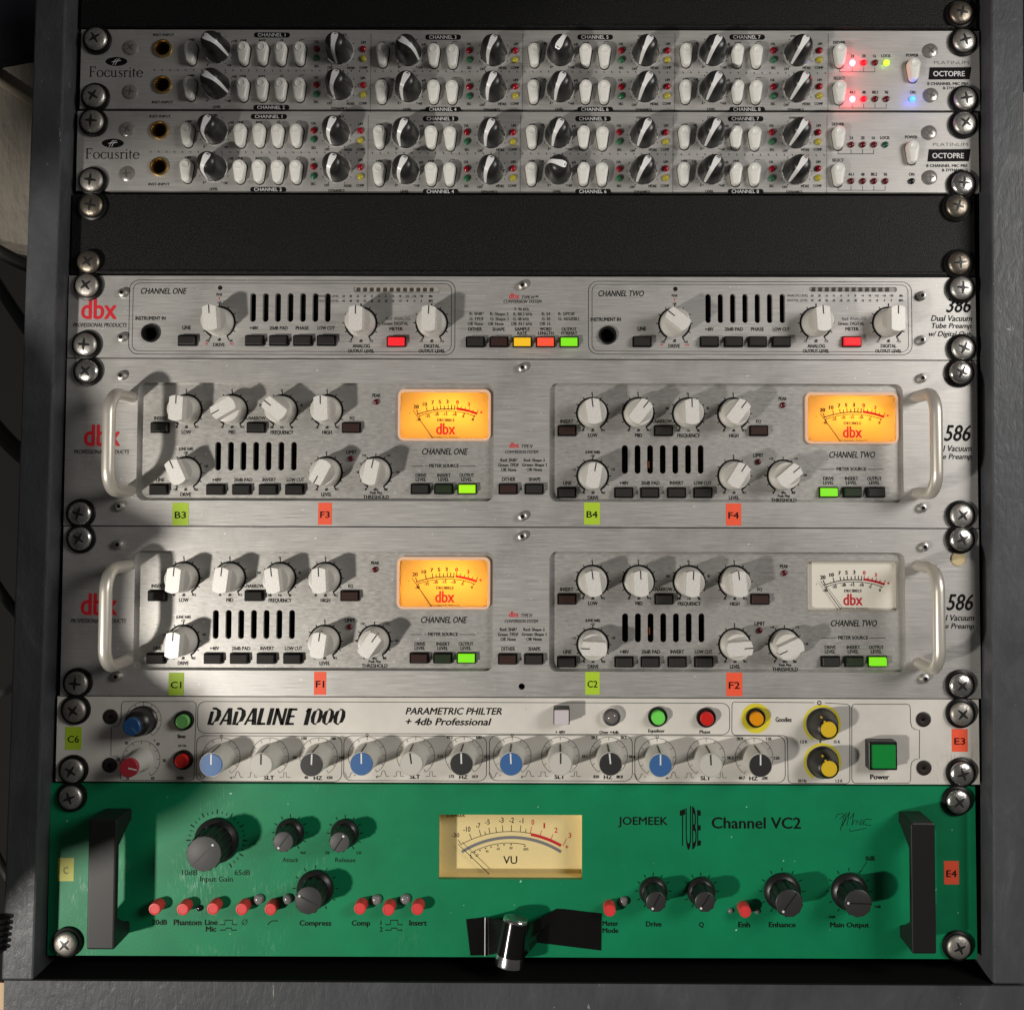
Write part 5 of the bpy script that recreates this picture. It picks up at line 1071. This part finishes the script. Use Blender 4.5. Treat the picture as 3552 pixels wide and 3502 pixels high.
# chrome knob taped under the green unit
def taped():
    a = W(1560 + 0.3002 * 770, 3080 + 0.3002 * 345, 9.0); e = W(1560 + 0.3002 * 678, 3080 + 0.3002 * 905, 12.0)
    u = Unit('chrome_knob', 'chrome knob hanging taped to the bottom edge of the green unit', 'knob', a[0], a[1])
    A = Vector((a[0], a[1], 8.6)); B = Vector((e[0], e[1], 11.0)); d = B - A
    b = MB(); b.tube([tuple(A + d * t) for t in (0, 0.02, 0.05, 0.5, 0.76, 0.8, 0.95, 0.99, 1.0)], [6.1, 6.5, 6.7, 6.8, 6.9, 7.0, 7.2, 7.0, 6.4], 40); u.part('knob_body', b, CHROME, 35)
    b = MB(); b.tube([tuple(A - d * 0.004), tuple(A + d * 0.001)], 5.2, 32); u.part('end_face', b, mat('dull_chrome', g(0.35), 0.9, 0.3), 35)
    # tape: strip wrapped from the panel over the knob and back
    t = Unit('tape_strip', 'glossy black tape strip holding the chrome knob to the green unit', 'tape', a[0], a[1] + 20)
    def Q(x, y, h=0.0): p = W(1560 + 0.3002 * x, 3080 + 0.3002 * y, h); return Vector((p[0], p[1], h))
    prof = []                                        # rows of (top point, bottom point)
    prof += [(Q(190, 352) + Vector((0, 0, 0.25)), Q(238, 772) + Vector((0, 0, 0.25))), (Q(300, 342) + Vector((0, 0, 0.25)), Q(330, 770) + Vector((0, 0, 0.25))), (Q(405, 325) + Vector((0, 0, 0.3)), Q(402, 768) + Vector((0, 0, 0.3)))]
    prof.append((Q(412, 327) + Vector((0, 0, 0.9)), Q(412, 770) + Vector((0, 0, 0.9))))
    prof.append((Q(422, 330) + Vector((0, 0, 0.4)), Q(424, 772) + Vector((0, 0, 0.4))))
    dn = d.normalized(); side = dn.cross(Vector((0, 0, 1))).normalized(); out = side.cross(dn).normalized()
    if out.z < 0: out = -out
    if side.x < 0: side = -side
    for i in range(15):
        th = math.radians(-78 + 156 * i / 14); n = side * math.sin(th) + out * math.cos(th)
        prof.append((A + d * 0.07 + n * 7.05, A + d * 0.77 + n * 7.25))
    prof += [(Q(1232, 232) + Vector((0, 0, 0.35)), Q(1012, 620) + Vector((0, 0, 0.35))), (Q(1330, 236) + Vector((0, 0, 0.25)), Q(1150, 640) + Vector((0, 0, 0.25))), (Q(1755, 288) + Vector((0, 0, 0.25)), Q(1750, 714) + Vector((0, 0, 0.25)))]
    b = MB(); m = 6; P = []
    for s, (x, y) in enumerate(prof):
        for k in range(m + 1): P.append(tuple(x.lerp(y, k / m)))
    b.add(P, [(s * (m + 1) + k, s * (m + 1) + k + 1, (s + 1) * (m + 1) + k + 1, (s + 1) * (m + 1) + k) for s in range(len(prof) - 1) for k in range(m)])
    t.part('tape_film', b, TAPE, 50)
    f = MB(); x, y = Q(411, 326), Q(409, 770); f.tube([(x[0], x[1], 1.0), (y[0], y[1], 1.0)], 0.35, 8); t.part('fold_crease', f, mat('pale_crease', g(0.7), 0, 0.4), 60)
taped()

# ================================================================== behind and beside the rack
def behind():
    def bx(name, pts, h0, h1, m, label, cat):
        cx = sum(p[0] for p in pts) / len(pts); cy = max(p[1] for p in pts)
        u = Unit(name, label, cat, cx, cy); b = MB(); b.prism(pts, [(0, h0), (0, h1)], True); u.part('slab', b, m); return u
    cl = mat('beige_cloth', (0.24, 0.215, 0.18), 0, 0.8); bump(cl, noise(cl, (60, 60, 22), 4, 0.6), 0.6, 0.01)
    def Wp(x, y, h): return W(x, y, h)
    H = -120.0
    bx('beige_case', [Wp(-220, 330, H), Wp(-60, 250, H), Wp(330, 175, H), Wp(330, 905, H), Wp(-220, 780, H)], H - 60, H, cl, 'beige cloth-like flat case standing behind the rack at the left', 'case')
    b = MB(); u = Unit('pale_rod', 'pale rod leaning on the beige case behind the rack', 'rod', *Wp(40, 330, H)); b.tube([(*Wp(-160, 180, H + 6), H + 6), (*Wp(300, 480, H + 6), H + 6)], 2.6, 12); u.part('rod', b, mat('pale_wood', (0.42, 0.36, 0.26), 0, 0.5), 60)
    bx('dark_bag', [Wp(-300, -300, H), Wp(330, -300, H), Wp(330, 150, H), Wp(60, 215, H + 0), Wp(-300, 360, H)], H - 40, H + 8, mat('navy_fabric', (0.006, 0.007, 0.014), 0, 0.9), 'dark navy bag behind the upper left of the rack', 'bag')
    for i, (x0, y0, x1, y1, r) in enumerate(((-40, 850, 240, 960, 4.0), (-60, 900, 200, 1280, 3.5), (-60, 1430, 160, 1640, 5.0), (-30, 2000, 120, 2180, 3.0), (-60, 2420, 110, 2330, 2.5), (-40, 2900, 60, 3080, 2.5))):
        a, c = Wp(x0, y0, -70), Wp(x1, y1, -70); mx, my = (a[0] + c[0]) / 2, (a[1] + c[1]) / 2 + 6
        u = Unit('cable', ('thick grey cable beside the rack near the black blank panel', 'dark slanting cable left of the 386 preamp', 'brownish cable left of the orange meters', 'thin cable left of the white meter preamp', 'thin pale cable left of the C1 sticker', 'thin cable left of the green unit')[i], 'cable', *c, 'cables beside the rack')
        b = MB(); P = [(a[0] * (1 - t) ** 2 + 2 * mx * t * (1 - t) + c[0] * t * t, a[1] * (1 - t) ** 2 + 2 * my * t * (1 - t) + c[1] * t * t, -70) for t in [k / 10 for k in range(11)]]
        b.tube(P, r, 12); u.part('cable_sheath', b, mat('cable_rubber', (g(0.05), g(0.03), (0.05, 0.04, 0.03), g(0.06), g(0.3), g(0.12))[i], 0, 0.5), 60)
    u = Unit('corrugated_hose', 'black ribbed hose beside the lower left corner of the rack', 'hose', *Wp(0, 3290, 6)); b = MB(); P = []; R = []
    a, c = Wp(6, 3175, 13.5), Wp(-8, 3300, 13.5)
    for i in range(49): t = i / 48; P.append((a[0] + (c[0] - a[0]) * t, a[1] + (c[1] - a[1]) * t, 13.5)); R.append(3.4 + 0.9 * (1 if i % 8 in (1, 2, 3, 4) else -1) * 0.8)
    b.tube(P, R, 16); u.part('ribbed_tube', b, BLACK, 30)
    bx('beige_wall_board', [(262, -80), (420, -80), (420, 600), (262, 600)], -300, -290, mat('beige_board', (0.5, 0.43, 0.34), 0, 0.8), 'beige board behind the right edge of the rack', 'board')
behind()
w_ = MB(); w_.add([(-1500, -1500, -420), (1500, -1500, -420), (1500, 1500, -420), (-1500, 1500, -420)], [(0, 1, 2, 3)])
bo = bpy.data.objects.new('dark_wall', w_.mesh('dark_wall', mat('dark_backdrop', (0.012, 0.011, 0.010), 0, 0.9), None, (0, 520, 0))); C.objects.link(bo); bo.location = vec(0, 520, 0); bo['kind'] = 'structure'

# unseen blockers added between lamp and rack, shaped for the soft shadows at left
def between(name, pts, t, thick, label, cat, m):
    P = []
    for x, y in pts:
        q = W(x, y); P.append((q[0] + (LAMP[0] - q[0]) * t, q[1] + (LAMP[1] - q[1]) * t))
    h = LAMP[2] * t; u = Unit(name, label, cat, sum(p[0] for p in P) / len(P), max(p[1] for p in P))
    b = MB(); P0 = P; n = len(P)
    tri = tessellate_polygon([[Vector((x, y, 0)) for x, y in P]])
    b.add([(x, y, h) for x, y in P] + [(x, y, h + thick) for x, y in P], [tuple(k) for k in tri] + [tuple(n + i for i in k[::-1]) for k in tri] + [(i, (i + 1) % n, n + (i + 1) % n, n + i) for i in range(n)])
    u.part('board', b, m)
BLOCKER_DARK = mat('blocker_dark', g(0.03), 0, 0.9)
between('upper_light_blocker', [(-700, 830), (150, 610), (1250, 345), (1950, 60), (1950, -900), (-900, -900)], 0.40, 8, 'unseen dark blocker added to shade the upper left of the rack', 'board', BLOCKER_DARK)
between('left_light_blocker', [(-500, 1060), (60, 1110), (200, 1190), (300, 1400), (340, 1600), (420, 1760), (560, 1830), (560, 1900), (440, 1990), (420, 2200), (520, 2350), (650, 2430), (720, 2560), (720, 2740), (600, 2850), (430, 2925), (180, 3010), (30, 3190), (-500, 3330)], 0.24, 10, 'unseen dark blocker added to shade the left edge of the rack', 'light blocker', BLOCKER_DARK)
